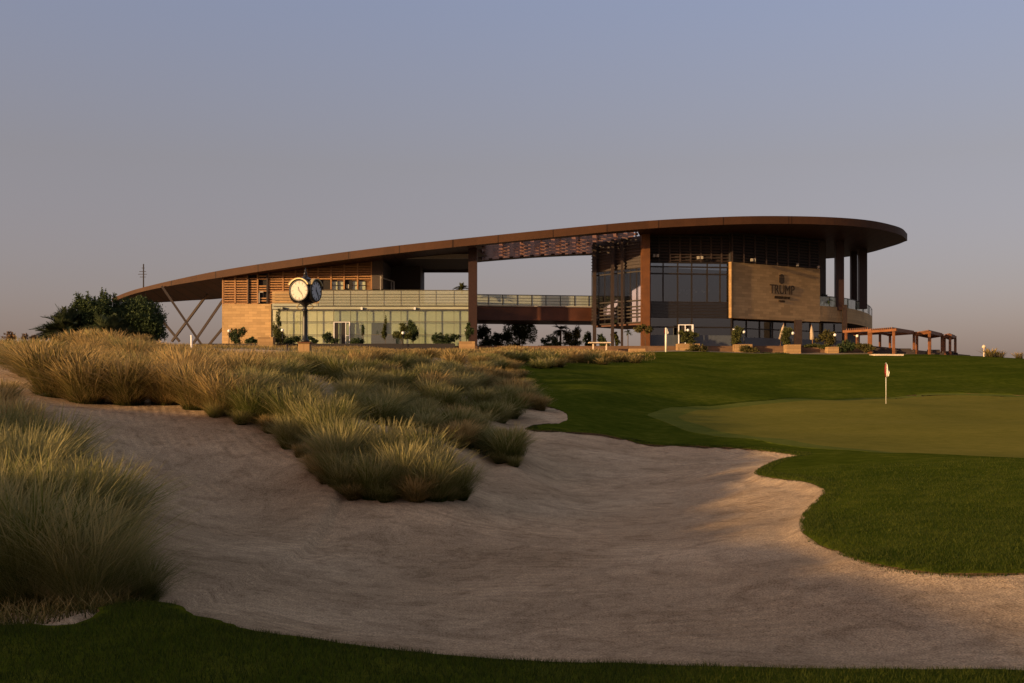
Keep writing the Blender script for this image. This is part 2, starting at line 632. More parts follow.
def catmull(pts, n=8, closed=False):
    P = [np.asarray(p, float) for p in pts]
    out = []
    N = len(P)
    rngi = range(N if closed else N - 1)
    for i in rngi:
        p1, p2 = P[i], P[(i + 1) % N]
        p0 = P[(i - 1) % N] if (closed or i > 0) else 2 * p1 - p2
        p3 = P[(i + 2) % N] if (closed or i < N - 2) else 2 * p2 - p1
        t = [0, 0, 0, 0]
        for k, (a, b) in enumerate(((p0, p1), (p1, p2), (p2, p3))):
            t[k + 1] = t[k] + max(np.linalg.norm(b - a), 1e-6) ** 0.5
        for j in range(n):
            x = t[1] + (t[2] - t[1]) * j / n
            A1 = (t[1] - x) / (t[1] - t[0]) * p0 + (x - t[0]) / (t[1] - t[0]) * p1
            A2 = (t[2] - x) / (t[2] - t[1]) * p1 + (x - t[1]) / (t[2] - t[1]) * p2
            A3 = (t[3] - x) / (t[3] - t[2]) * p2 + (x - t[2]) / (t[3] - t[2]) * p3
            B1 = (t[2] - x) / (t[2] - t[0]) * A1 + (x - t[0]) / (t[2] - t[0]) * A2
            B2 = (t[3] - x) / (t[3] - t[1]) * A2 + (x - t[1]) / (t[3] - t[1]) * A3
            out.append((t[2] - x) / (t[2] - t[1]) * B1 + (x - t[1]) / (t[2] - t[1]) * B2)
    if not closed:
        out.append(P[-1])
    return np.array(out)


# ------------------------------------------------------------------ terrain
ctl_px = [
    (0, 683, 5.9), (512, 683, 6.05), (1024, 683, 6.05), (162, 603, 8.0), (300, 637, 7.0), (400, 650, 6.8), (512, 660, 6.6),
    (725, 668, 6.4), (1024, 673, 6.3),
    (1024, 573, 11.5), (900, 570, 11.8), (840, 552, 12.9), (805, 530, 15.2), (825, 491, 20.5), (790, 480, 23.5), (756, 472, 26),
    (800, 454.5, 32), (760, 450, 34), (700, 447, 35.5), (640, 443, 37), (600, 434, 38), (545, 431, 37),
    (900, 520, 15.9), (1000, 500, 17.8), (900, 480, 21.2), (1000, 460, 25.9), (900, 455, 28.8),
    (740, 434, 42), (810, 446, 36), (1022, 459, 29), (886, 405, 60), (690, 416, 52), (725, 408, 60), (831, 400, 68),
    (937, 396.5, 72), (1022, 399, 70), (850, 425, 48), (950, 415, 54),
    (900, 385, 82), (900, 370, 98), (1000, 358, 118), (900, 358, 121), (700, 380, 80), (700, 362, 108), (600, 400, 56),
    (600, 380, 72), (560, 420, 42), (540, 400, 52), (530, 375, 75), (620, 365, 96), (650, 355, 117),
    (540, 415, 43), (500, 412, 42), (515, 428, 38.5),
    (60, 398, 25), (110, 402, 25), (160, 402, 25.5), (200, 410, 24.5), (240, 420, 24), (280, 440, 23), (310, 462, 21),
    (330, 485, 19.5), (360, 495, 18.8), (410, 495, 18.7), (460, 497, 19),
    (200, 492, 20.0), (120, 474, 19.6), (280, 507, 19.6), (170, 440, 22.8), (235, 462, 21.8), (330, 525, 17.4), (410, 530, 17.1), (470, 520, 18),
    (490, 470, 26), (390, 415, 29), (430, 425, 28), (470, 437, 27.5), (510, 450, 27),
    (330, 378, 38), (400, 395, 36), (450, 402, 36), (520, 402, 46),
    (0, 384, 26), (60, 385, 30), (150, 385, 32), (200, 375, 38), (100, 370, 38), (0, 365, 38), (300, 358, 47), (250, 350, 60),
    (100, 350, 60), (0, 348, 60), (100, 346, 85), (0, 346, 85), (200, 347, 100), (400, 355, 100), (480, 356, 98), (300, 353, 123),
    (470, 353.5, 126), (640, 352.5, 128), (750, 353, 128), (860, 357, 124),
    (0, 600, 9.2), (60, 600, 9), (130, 592, 9), (0, 540, 12), (0, 480, 15.5), (0, 440, 18), (0, 410, 21), (60, 480, 16),
    (100, 500, 15.5), (60, 430, 20.5), (-200, 480, 14), (-200, 400, 24), (-300, 600, 8.5),
]
ctl = [tuple(W(*c)) for c in ctl_px]
ctl += [(0, 9, -.45), (3, 9, -.42), (-2, 10, -.40), (5.5, 8.6, -.30), (0, 14, -.6), (4, 14, -.52), (-3, 14, -.45), (2, 20, -.62),
        (5.2, 17, -.42), (3.6, 29, -.45), (1, 28, -.40), (1.5, 33, -.05), (9, 9, -.2), (10, 14, -.1), (12, 6, 0), (14, 20, .05),
        (0, 0, 0), (4, 2, 0), (-4, 2, .05), (0, -8, .1), (10, -8, 0), (0, -25, .3), (20, -20, 0), (30, 10, .2), (30, 40, 0.6),
        (40, 80, 2.2), (60, 120, 5.0), (45, 60, 1.3),
        # unseen dune beside and behind the camera, shaped to shade bunker and foreground
        (-9, 4, .35), (-12, 6, 1.2), (-16, 11.5, 3.1), (-15, 2, 2.8), (-13, -5, 2.3), (-11, -12, 2.0), (-19.5, 17, 3.2), (-22, 6, 3.0), (-20, -4, 2.6),
        (-18, -14, 2.3), (-30, 10, 2.6), (-32, -10, 2.4), (-25, 25, 2.0), (-30, 40, 2.3), (-40, 60, 3.0), (-55, 90, 4.6),
        # plateau and what lies behind it
        (-70, 140, 7.2), (-45, 135, 7.15), (-20, 135, 7.0), (0, 136, 7.2), (20, 136, 6.9), (40, 140, 6.9), (58, 140, 6.0), (-30, 160, 7.5), (0, 165, 7.5),
        (30, 165, 7.4), (60, 170, 6.8), (-80, 200, 6.5), (0, 200, 6.8), (80, 200, 4.5), (0, 290, 4.0), (-200, 200, 4), (200, 200, 3.0),
        (150, 100, 3.0), (-150, 90, 4.0), (120, 40, .5), (-100, 30, 3), (-100, -20, 2.8), (100, -20, 0), (-220, 290, 3), (220, 290, 2)]
ctl = np.array(ctl)


def warp(x, y):
    return np.stack([np.arcsinh(x / 6.0), np.arcsinh(y / 6.0)], -1) * 10


cw = warp(ctl[:, 0], ctl[:, 1])


def tps_k(r2):
    return np.where(r2 > 1e-9, 0.5 * r2 * np.log(np.maximum(r2, 1e-9)), 0.0)


n_ = len(ctl)
K = tps_k(((cw[:, None] - cw[None]) ** 2).sum(-1)) + np.eye(n_) * 0.6
Pm = np.concatenate([np.ones((n_, 1)), cw], 1)
A_ = np.block([[K, Pm], [Pm.T, np.zeros((3, 3))]])
sol = np.linalg.solve(A_, np.concatenate([ctl[:, 2], np.zeros(3)]))


def terrain(x, y):
    x, y = np.atleast_1d(np.asarray(x, float)), np.atleast_1d(np.asarray(y, float))
    out = np.empty(len(x))
    for i in range(0, len(x), 20000):
        q = warp(x[i:i + 20000], y[i:i + 20000])
        kk = tps_k(((q[:, None] - cw[None]) ** 2).sum(-1))
        out[i:i + 20000] = kk @ sol[:n_] + sol[n_] + q @ sol[n_ + 1:]
    return out


_Ys = np.concatenate([np.linspace(4.5, 20, 260), np.linspace(20.1, 60, 300), np.linspace(60.3, 140, 260)])


def hit(px, py):
    """where the sight line through a picture point first meets the ground"""
    x = (px - 512) / F * _Ys
    z = EYE + (HOR - py) / F * _Ys
    d = z - terrain(x, _Ys)
    k = np.argmax(d < 0) if (d < 0).any() else len(d) - 1
    k = max(k, 1)
    t = d[k - 1] / (d[k - 1] - d[k] + 1e-9)
    Y = _Ys[k - 1] + (_Ys[k] - _Ys[k - 1]) * min(max(t, 0), 1)
    return np.array([(px - 512) / F * Y, Y])


def poly_sd(px_, py_, poly):
    """signed distance to a polygon, positive inside"""
    d2 = np.full(len(px_), 1e12)
    ins = np.zeros(len(px_), bool)
    n = len(poly)
    for i in range(n):
        a, b = poly[i], poly[(i + 1) % n]
        e = b - a
        w0, w1 = px_ - a[0], py_ - a[1]
        t = np.clip((w0 * e[0] + w1 * e[1]) / max(e @ e, 1e-12), 0, 1)
        d2 = np.minimum(d2, (w0 - t * e[0]) ** 2 + (w1 - t * e[1]) ** 2)
        c = (a[1] > py_) != (b[1] > py_)
        with np.errstate(divide='ignore', invalid='ignore'):
            xi = a[0] + (py_ - a[1]) * e[0] / np.where(e[1] == 0, 1e-12, e[1])
        ins ^= c & (px_ < xi)
    d = np.sqrt(d2)
    return np.where(ins, d, -d)


# near lawn, at the photographer's feet
near_edge = [hit(*p) for p in [(0, 626), (72, 624), (107, 606), (162, 603), (195, 615), (250, 629), (301, 637), (351, 644), (400, 650.5),
                               (512, 660), (618, 664.5), (725, 668), (870, 671), (1024, 673.5)]]
near_edge = [np.array([-9.0, 7.6]), np.array([-6.0, 7.4])] + near_edge + [np.array([6.5, 5.9]), np.array([16.0, 4.5])]
near_poly = np.concatenate([catmull(near_edge, 6), [[30, 3.0], [30, -30], [-30, -30], [-12, 3.0]]])
# fairway beyond the bunker
right_edge = [hit(*p) for p in [(1024, 573), (985, 574.5), (950, 574), (900, 569.5), (860, 560), (838, 551), (812, 541), (803, 527), (808, 510), (822, 497), (825, 490),
                                (808, 483.5), (788, 480), (765, 477), (756, 472), (763, 467), (782, 459), (799, 455), (780, 452.5), (750, 449.5),
                                (700, 447), (655, 446), (640, 444), (628, 440), (605, 435), (570, 431.5), (540, 431), (527, 428.5), (530, 425.5), (552, 423),
                                (567, 419), (560, 411), (545, 406), (533, 402), (527, 392), (515, 378), (500, 366), (490, 360)]]
right_edge = [np.array([16.0, 13.5]), np.array([8.0, 11.6])] + right_edge
right_poly = np.concatenate([catmull(right_edge, 5), [[4, 126], [30, 128], [46, 130], [52, 134], [70, 150], [120, 160], [160, 120], [160, 20], [40, 12]]])
green_edge = [hit(*p) for p in [(678, 417), (700, 425), (740, 434.5), (775, 441), (810, 446), (900, 452), (960, 456), (1022, 459)]]
green_edge += [np.array([22.0, 31.0]), np.array([36.0, 38.0]), np.array([44.0, 54.0]), np.array([42.0, 68.0])]
green_edge += [hit(*p) for p in [(1022, 399.5), (937, 397.5), (890, 398.5), (831, 401), (770, 404.5), (725, 408.5), (695, 412)]]
green_poly = catmull(green_edge, 6, True)
gc = green_poly.mean(0)
apron_poly = np.array([p + (p - gc) / np.linalg.norm(p - gc) * 1.4 for p in green_poly])
# bunker outline (sand that is raked); the waste ground around it is the same sand
bunk_px = [(0, 384), (60, 397), (110, 400), (160, 401), (200, 408), (240, 418), (280, 438), (310, 460), (330, 484), (360, 494), (410, 494), (462, 496),
           (490, 470), (500, 452), (530, 440)]

# tensor grid, fine near the camera, reaching the horizon
dp = 0.0165
ys = 6 * np.sinh(np.arange(np.arcsinh(-40 / 6), np.arcsinh(290 / 6), dp))
xs_h = 6 * np.sinh(np.arange(0, np.arcsinh(200 / 6), dp))
xs = np.concatenate([-xs_h[:0:-1], xs_h])
ys = np.concatenate([[-1500, -600, -250, -110, -60], ys, [340, 420, 600, 1000, 1800, 3500]])
xs = np.concatenate([[-3500, -1800, -900, -500, -330, -250], xs, [250, 330, 500, 900, 1800, 3500]])
GX, GY = np.meshgrid(xs, ys)
gx, gy = GX.ravel(), GY.ravel()
gz = terrain(np.clip(gx, -220, 220), np.clip(gy, -60, 290))
far = np.clip((np.maximum(np.abs(gx) - 150, 0) + np.maximum(gy - 200, 0) + np.maximum(-gy - 60, 0)) / 200, 0, 1)
gz = gz * (1 - far) + 2.0 * far
amp = np.clip((np.hypot(gx, gy) - 5) / 25, 0.25, 1)
und = np.array([noise.noise(Vector((a * .16, b * .16, 0))) * .10 + noise.noise(Vector((a * .7, b * .7, 3))) * .025 if h < 140 else 0
                for a, b, h in zip(gx, gy, np.hypot(gx, gy))])
ed = np.array([noise.noise(Vector((a * 2.6, b * 2.6, 9))) * .07 + noise.noise(Vector((a * 6.5, b * 6.5, 2))) * .03 + noise.noise(Vector((a * .9, b * .9, 5))) * .06 if h < 70 else 0
               for a, b, h in zip(gx, gy, np.hypot(gx, gy))])
sd_near = poly_sd(gx, gy, near_poly) + ed
sd_right = poly_sd(gx, gy, right_poly) + ed
sd_lawn = np.maximum(sd_near, sd_right)
sd_green = poly_sd(gx, gy, green_poly)
sd_apron = poly_sd(gx, gy, apron_poly)


def sstep(a, b, x):
    t = np.clip((x - a) / (b - a), 0, 1)
    return t * t * (3 - 2 * t)


flat_green = sstep(0.0, 3.0, sd_apron)
roll = np.array([noise.noise(Vector((a * .085, b * .11, 21))) * .34 + noise.noise(Vector((a * .22, b * .3, 4))) * .11 if h < 150 else 0
                 for a, b, h in zip(gx, gy, np.hypot(gx, gy))])
gz = gz + und * amp * (1 - 0.8 * flat_green) * np.where(sd_lawn > 0, .6, 1.0) + roll * sstep(.5, 4, sd_right) * (1 - .55 * flat_green) * (1 - sstep(85, 100, gy))
far_m = (np.hypot(gx, gy) < 60)
z_sand = gz - .10 * sstep(-.02, .35, -sd_lawn) * far_m - .10 * sstep(.3, 2.0, -sd_right) * sstep(-60, -40, -gy) * (gx > -3)
z_lawn = gz + .03 * sstep(-.05, .25, sd_right) * (sd_right > -.3) + .02 * sstep(0, .25, sd_lawn)
ny, nx = GX.shape


def ground_z(x, y):
    """height of the built ground (sand level) at a point"""
    x0, y0 = float(x), float(y)
    i = np.clip(np.searchsorted(xs, x0) - 1, 0, nx - 2)
    j = np.clip(np.searchsorted(ys, y0) - 1, 0, ny - 2)
    u = (x0 - xs[i]) / (xs[i + 1] - xs[i])
    v = (y0 - ys[j]) / (ys[j + 1] - ys[j])
    Zg = np.where(sd_lawn > 0, z_lawn, z_sand).reshape(ny, nx)
    return float((Zg[j, i] * (1 - u) + Zg[j, i + 1] * u) * (1 - v) + (Zg[j + 1, i] * (1 - u) + Zg[j + 1, i + 1] * u) * v)


ZG = np.where(sd_lawn > 0, z_lawn, z_sand).reshape(ny, nx)


def ground_z(x, y):
    x0, y0 = float(x), float(y)
    i = int(np.clip(np.searchsorted(xs, x0) - 1, 0, nx - 2))
    j = int(np.clip(np.searchsorted(ys, y0) - 1, 0, ny - 2))
    u = (x0 - xs[i]) / (xs[i + 1] - xs[i])
    v = (y0 - ys[j]) / (ys[j + 1] - ys[j])
    return float((ZG[j, i] * (1 - u) + ZG[j, i + 1] * u) * (1 - v) + (ZG[j + 1, i] * (1 - u) + ZG[j + 1, i + 1] * u) * v)


def zone(name, mat, z, conds, skirt=0.0, label=None):
    """the part of the ground where every signed field in conds is positive, cut exactly at the zero line"""
    val = conds[0].copy()
    for c in conds[1:]:
        val = np.minimum(val, c)
    val = np.where(np.abs(val) < 1e-4, 1e-4, val)
    idx = np.arange(ny * nx).reshape(ny, nx)
    a, b, c, d = idx[:-1, :-1].ravel(), idx[:-1, 1:].ravel(), idx[1:, 1:].ravel(), idx[1:, :-1].ravel()
    q = np.stack([a, b, c, d], 1)
    pos = (val[q] > 0).sum(1)
    full = q[pos == 4]
    part = q[(pos > 0) & (pos < 4)]
    V = np.stack([gx, gy, z], 1)
    extra, emap, polys, edges = [], {}, [], []

    def cut(i, j):
        k = (min(i, j), max(i, j))
        if k not in emap:
            t = val[i] / (val[i] - val[j])
            emap[k] = len(V) + len(extra)
            extra.append(V[i] + (V[j] - V[i]) * t)
        return emap[k]
    for cell in part:
        for tri in ((cell[0], cell[1], cell[2]), (cell[0], cell[2], cell[3])):
            out, cuts = [], []
            for s in range(3):
                i, j = int(tri[s]), int(tri[(s + 1) % 3])
                if val[i] > 0: out.append(i)
                if (val[i] > 0) != (val[j] > 0):
                    k = cut(i, j)
                    out.append(k)
                    cuts.append(k)
            if len(out) >= 3:
                polys.append(out)
                if len(cuts) == 2: edges.append(cuts)
    Vall = np.concatenate([V, np.array(extra).reshape(-1, 3)]) if extra else V
    loops = [full.ravel()]
    sizes = [np.full(len(full), 4)]
    if polys:
        loops.append(np.array([i for p in polys for i in p]))
        sizes.append(np.array([len(p) for p in polys]))
    if skirt and edges:
        n0 = len(Vall)
        eu = sorted({i for e in edges for i in e})
        mp = {i: n0 + k for k, i in enumerate(eu)}
        Vall = np.concatenate([Vall, Vall[eu] - np.array([0, 0, skirt])])
        loops.append(np.array([k for a_, b_ in edges for k in (a_, b_, mp[b_], mp[a_])]))
        sizes.append(np.full(len(edges), 4))
    loops = np.concatenate(loops)
    used, inv = np.unique(loops, return_inverse=True)
    me = np_mesh(name, Vall[used], inv, np.concatenate(sizes), mat, smooth=True)
    if skirt and edges:
        me.materials.append(M['cut_soil'])
        mi = np.zeros(len(me.polygons), np.int32)
        mi[-len(edges):] = 1
        me.polygons.foreach_set('material_index', mi)
    o = link(name, me)
    o['kind'] = 'structure'
    return o


sd_far = np.where(gy > 0, np.hypot(gx * .9, gy) - 62, np.hypot(gx, gy) - 62)
zone('bunker_sand', M['sand'], z_sand, [-sd_lawn, -sd_far])
zone('desert_ground', M['desert'], z_sand, [-sd_lawn, sd_far])
zone('foreground_lawn', M['lawn'], z_lawn, [sd_near], 0.16)
zone('fairway_lawn', M['lawn'], z_lawn, [sd_right, -sd_apron], 0.16)
zone('green_collar', M['apron'], z_lawn, [sd_apron, -sd_green])
zone('putting_green', M['green'], z_lawn, [sd_green])
print('ground done', len(gx))
# ------------------------------------------------------------------ clubhouse
G0 = 7.35                                   # level of its ground floor
club = thing('clubhouse', (0, 150, G0), 'long clubhouse under one sweeping brown roof, with stone and glass walls', 'building')

# roof: outline from the eaves, front edge and back edge meeting at both tips
front = [W(*p) for p in [(112, 298.5, 152), (130, 291.5, 150.3), (150, 286, 149), (180, 279, 147.6), (222, 270.5, 146), (300, 258.5, 143.2), (370, 249.2, 141), (430, 242.3, 139.6),
                         (475, 237.6, 138.9), (550, 230, 137.6), (640, 221.7, 137), (700, 218.2, 137), (760, 216.4, 138), (830, 217.5, 140.8),
                         (870, 220.8, 144.2), (893, 225.6, 147.8), (902.5, 229.2, 150.6)]]
tip_r = [W(907.3, 234.2, 153.6)]
backb = [(905, 241.3, 155.6), (899, 243.8, 158), (888, 247.2, 161.5), (868, 252.8, 167), (840, 257.5, 172), (790, 259.5, 174), (700, 258, 171), (600, 255, 167), (480, 262, 164.5), (350, 278.5, 163.5), (223, 299, 162),
         (190, 301.2, 158.5), (160, 302.6, 155.5), (130, 302, 153.2)]


def roof_t(px):
    return 0.45 + 0.45 * float(sstep(130, 240, np.array([px]))[0])


back = [W(*p) + Vector((0, 0, roof_t(p[0]))) for p in backb][::-1]
back = [front[0]] + back + tip_r
front = front + tip_r


def resample(pts, n):
    c = catmull(pts, 12)
    s = np.concatenate([[0], np.cumsum(np.linalg.norm(np.diff(c, axis=0), axis=1))])
    # a little denser toward both ends
    t = 0.5 - 0.5 * np.cos(np.linspace(0, PI, n))
    t = (0.55 * np.linspace(0, 1, n) + 0.45 * t) * s[-1]
    return np.stack([np.interp(t, s, c[:, k]) for k in range(3)], 1)


NS, NV = 97, 12
FR, BK = resample(front, NS), resample(back, NS)
VV = np.linspace(0, 1, NV + 1)


def roof_pt(i, v):
    p = FR[i] * (1 - v) + BK[i] * v
    return p


def px_of(p):
    return 512 + F * p[0] / p[1]


def thick(i):
    return roof_t(px_of(FR[i]))


hv0, hv1 = 1, 11


def in_hole(i, j):
    if not (hv0 <= j < hv1) or not (0 <= i < NS - 1): return False
    c_ = (roof_pt(i, VV[j]) + roof_pt(i + 1, VV[j + 1])) / 2
    return 481 < px_of(c_) < 640


top, bot, fas = MB(), MB(), MB()
for i in range(NS - 1):
    for j in range(NV):
        if in_hole(i, j):
            continue
        q = [roof_pt(i, VV[j]), roof_pt(i + 1, VV[j]), roof_pt(i + 1, VV[j + 1]), roof_pt(i, VV[j + 1])]
        top.quad(*[Vector(p) + Vector((0, 0, 0.02)) for p in q])
        d = [thick(i), thick(i + 1), thick(i + 1), thick(i)]
        bot.quad(*[Vector(p) - Vector((0, 0, t)) for p, t in zip(q, d)])
for edge in (FR, BK):
    for i in range(NS - 1):
        a, b = Vector(edge[i]), Vector(edge[i + 1])
        ta, tb = Vector((0, 0, thick(i) + .03)), Vector((0, 0, thick(i + 1) + .03))
        if (a - b).length < 1e-3: continue
        up = Vector((0, 0, .05))
        fas.quad(a + up, b + up, b - tb, a - ta)
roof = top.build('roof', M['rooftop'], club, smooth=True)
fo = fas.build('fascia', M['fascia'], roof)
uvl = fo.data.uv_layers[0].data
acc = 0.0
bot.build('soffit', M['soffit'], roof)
# the open slatted ceiling in the middle of the roof
curb = MB()
for i in range(NS):
    for j in range(NV + 1):
        if j < NV and i > 0 and in_hole(i, j) != in_hole(i - 1, j):
            p, q, tp, tq = roof_pt(i, VV[j]), roof_pt(i, VV[j + 1]), thick(i), thick(i)
            curb.quad(Vector(p) + Vector((0, 0, .02)), Vector(q) + Vector((0, 0, .02)), Vector(q) - Vector((0, 0, tq)), Vector(p) - Vector((0, 0, tp)))
        if i < NS - 1 and j > 0 and (in_hole(i, j) if j < NV else False) != in_hole(i, j - 1):
            p, q = roof_pt(i, VV[j]), roof_pt(i + 1, VV[j])
            curb.quad(Vector(p) + Vector((0, 0, .02)), Vector(q) + Vector((0, 0, .02)), Vector(q) - Vector((0, 0, thick(i + 1))), Vector(p) - Vector((0, 0, thick(i))))
curb.build('skylight_curb', M['soffit'], roof)


def at_px(px, v):
    prev = None
    for i in range(NS):
        p = roof_pt(i, v)
        x = px_of(p)
        if prev is not None and prev[0] <= px <= x:
            t = (px - prev[0]) / (x - prev[0] + 1e-9)
            return Vector(prev[1] * (1 - t) + p * t)
        prev = (x, p)
    return Vector(p)


sl = MB()
for k in range(9):
    v = .115 + .77 * (k + .5) / 9
    for m in range(15):
        a0 = 482 + 10.4 * (m + (.45 if k % 2 else 0))
        if a0 + 7 > 638: continue
        a, b = at_px(a0, v), at_px(a0 + 6.6, v)
        tl = Vector((0, .75, 0))
        d0, d1 = Vector((0, 0, -1.02)), Vector((0, 0, -.22))
        e_ = Vector((0, .07, .05))
        sl.hexa([a + d0, b + d0, b + d0 + e_, a + d0 + e_, a + d1 + tl, b + d1 + tl, b + d1 + tl + e_, a + d1 + tl + e_])
for m in range(9):
    px = 484 + 19 * m
    sl.bar(at_px(px, .1) - Vector((0, 0, .35)), at_px(px, .9) - Vector((0, 0, .35)), .2, .45)
for k in range(5):
    v = .12 + .76 * k / 4
    sl.bar(at_px(482, v) - Vector((0, 0, .25)), at_px(638, v) - Vector((0, 0, .25)), .15, .3)
sl.build('slatted_ceiling', M['slat'], roof)


def soffit_z(x, y):
    """underside of the roof above a plan point"""
    best = None
    for i in range(NS):
        a, b = FR[i], BK[i]
        v = (y - a[1]) / (b[1] - a[1] + 1e-9)
        if -0.05 < v < 1.05:
            p = roof_pt(i, v)
            d = abs(p[0] - x)
            if best is None or d < best[0]:
                best = (d, p[2] - thick(i))
    return best[1] if best else 20.0


def part(mb, name, mat, parent=club, label=None, **k):
    o = mb.build(name, M[mat], parent, **k)
    if label: o['label'] = label
    return o


# ---- left wing
YL = 147.0
A = lambda px: XY(px, YL)
z = lambda py, Y=YL: ZP(py, Y)
# V struts under the low end of the roof
for (p0, p1, y0, y1) in (((163, 288), (197, 338), 148, 149), ((206, 296), (176, 336), 153, 154), ((223, 300), (197, 338), 149, 149), ((160, 318), (175, 336), 154, 154), ((223, 328), (213, 340), 153, 153)):
    a, b = W(*p0, y0), W(*p1, y1)
    a.z = min(soffit_z(a.x, a.y), a.z) if p0[1] < 305 else a.z
    d = (b - a).normalized()
    b = b + d * 1.0
    part(MB().bar(a - d * .3, b, .3, .3), 'strut', 'strut')
# stone base wall
part(MB().seg(A(222), A(271), G0 - .6, z(304), 12), 'stone_wall', 'stone')
# upper storey: timber screen in front of a boarded wall
zt = [soffit_z(A(p)[0], YL) for p in (222, 372)]
part(MB().seg(A(222.5), A(372), z(304) + .01, zt[0] + .15, 12, -.45, z1b=zt[1] + .15), 'upper_wall', 'screen_back')
sc = MB()
xs_p = [222.8, 235, 247.5, 257.5, 268, 283, 295.5, 307, 318, 331, 344, 357.5, 371.5]
for p in xs_p:
    low = 304 if p < 300 else 289.5
    tz = soffit_z(A(p)[0], YL)
    sc.seg(A(p - .7), A(p + .7), z(low) + .05, tz - .02, .3, .0)
k = 0
py = 303.2
while py > 256:
    for p0, p1 in zip(xs_p, xs_p[1:]):
        if p0 > 296 and py > 290: continue
        if p0 > 315 and 279.5 < py < 290: continue
        zt0 = soffit_z(A((p0 + p1) / 2)[0], YL)
        if z(py) > zt0 - .25: continue
        if abs(p0 - 257.5) < 1 and int(py) % 2: continue
        sc.seg(A(p0 + .7), A(p1 - .7), z(py) - .085, z(py) + .085, .12, -.06)
    py -= 2.45
part(sc, 'timber_screen', 'timber')
# dark openings in the boarded wall and the strip windows below the screen
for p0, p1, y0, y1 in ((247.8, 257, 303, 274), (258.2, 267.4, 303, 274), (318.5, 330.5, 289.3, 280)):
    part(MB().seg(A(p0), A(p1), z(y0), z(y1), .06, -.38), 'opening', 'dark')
part(MB().seg(A(247.8), A(248.9), z(303.5), z(274), .4, .15), 'screen_post', 'timber_dark')
part(MB().seg(A(266.6), A(268), z(303.5), z(272), .4, .15), 'screen_post', 'timber_dark')
part(MB().seg(A(258.8), A(259.8), z(303), z(291), .1, .1).seg(A(258.8), A(263.5), z(292.6), z(291.4), .1, .1), 'bracket', 'grey')
for p0, p1 in ((331, 337), (337.6, 343.6), (352, 358), (358.6, 365)):
    w = part(MB().seg(A(p0), A(p1), z(289.4), z(281.0), .06, -.35), 'window', 'curtain')
    part(MB().seg(A(p0), A(p1), z(281.2), z(280.6), .2, -.12).seg(A(p0), A(p1), z(285.4), z(285.0), .2, -.12).seg(A(p0 - .3), A(p0 + .3), z(289.4), z(281.2), .2, -.12), 'frame', 'mullion', w)
    part(MB().seg(A(p0 + .3), A(p1), z(289.4), z(281.2), .04, -.2), 'pane', 'glass', w)
part(MB().seg(A(344), A(351.5), z(289.4), z(280.2), .06, -.35), 'opening', 'dark')
part(MB().seg(A(346.2), A(348.6), z(288.2), z(284.2), .06, -.3), 'lamp', 'curtain')
# glazed ground floor with the balcony front above it
YG = 145.6
B = lambda px: XY(px, YG)
zg = lambda py: ZP(py, YG)
xl, xr = 272, 471.5
bl = MB()
ms = [272, 287, 300.5, 317, 333.5, 350.5, 367, 384, 401, 419, 436, 454, 471.5]
for i, (p0, p1) in enumerate(zip(ms, ms[1:])):
    warm = p1 < 320
    nm = 'blind'
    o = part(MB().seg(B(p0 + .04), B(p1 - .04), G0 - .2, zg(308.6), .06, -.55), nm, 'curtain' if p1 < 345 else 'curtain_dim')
part(MB().seg(B(xl), B(xr), G0 - .3, zg(308.8), .03, -.05), 'glass_front', 'glass')
mu = MB()
for p in ms:
    mu.seg(B(p - .17), B(p + .17), G0 - .3, zg(308.8), .14, .06)
for py, h in ((321.7, .3), (334.8, .25), (309.4, .5)):
    mu.seg(B(xl), B(xr), zg(py + h), zg(py - h), .12, .065)
part(mu, 'mullion', 'mullion_pale')
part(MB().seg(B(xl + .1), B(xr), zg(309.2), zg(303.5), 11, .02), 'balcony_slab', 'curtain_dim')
gb = part(MB().seg(B(xl + 47), B(xr + .3), zg(305.5), zg(290.6), .04, .16), 'balustrade', 'balglass')
rl = MB()
for py, w in ((290.4, .3), (294.4, .16), (297.2, .16), (300.0, .16), (303.0, .16), (306.2, .25)):
    rl.seg(B(xl if py > 292 else xl + 47), B(xr + .3), zg(py + w), zg(py - w), .1, .27)
for p in ms[3:]:
    rl.seg(B(p - .2), B(p + .2), zg(306.4), zg(290.6), .08, .20)
part(rl, 'rail', 'mullion_pale', gb)
part(MB().seg(B(xl), B(xl + 47), zg(308.6), zg(291.2), .04, -.1), 'stone_band', 'stone')
for p in (284, 362, 415):
    part(MB().seg(B(p - .9), B(p + .9), zg(309.8), zg(307.4), .3, .4), 'spotlight', 'white' if p != 284 else 'black')
# doors and what stands behind the glass
dr = part(MB().seg(B(334.4), B(338.4), G0, zg(322.3), .05, .12).seg(B(341.5), B(346), G0, zg(322.3), .05, .12), 'door', 'dark')
part(MB().seg(B(333.8), B(334.6), G0, zg(321.9), .12, .18).seg(B(349.2), B(350.2), G0 + .6, zg(321.9), .12, .18).seg(B(345.6), B(346.2), G0, zg(321.9), .12, .18)
     .seg(B(333.8), B(350.2), zg(322.5), zg(321.9), .12, .19).seg(B(345.6), B(350), zg(336), zg(335.4), .12, .19), 'frame', 'white', dr)
part(MB().seg(B(371.2), B(386.5), G0 + 1.4, zg(322.4), .05, -.3).seg(B(371.2), B(396), G0, zg(335.2), .05, .1), 'spandrel', 'spandrel')
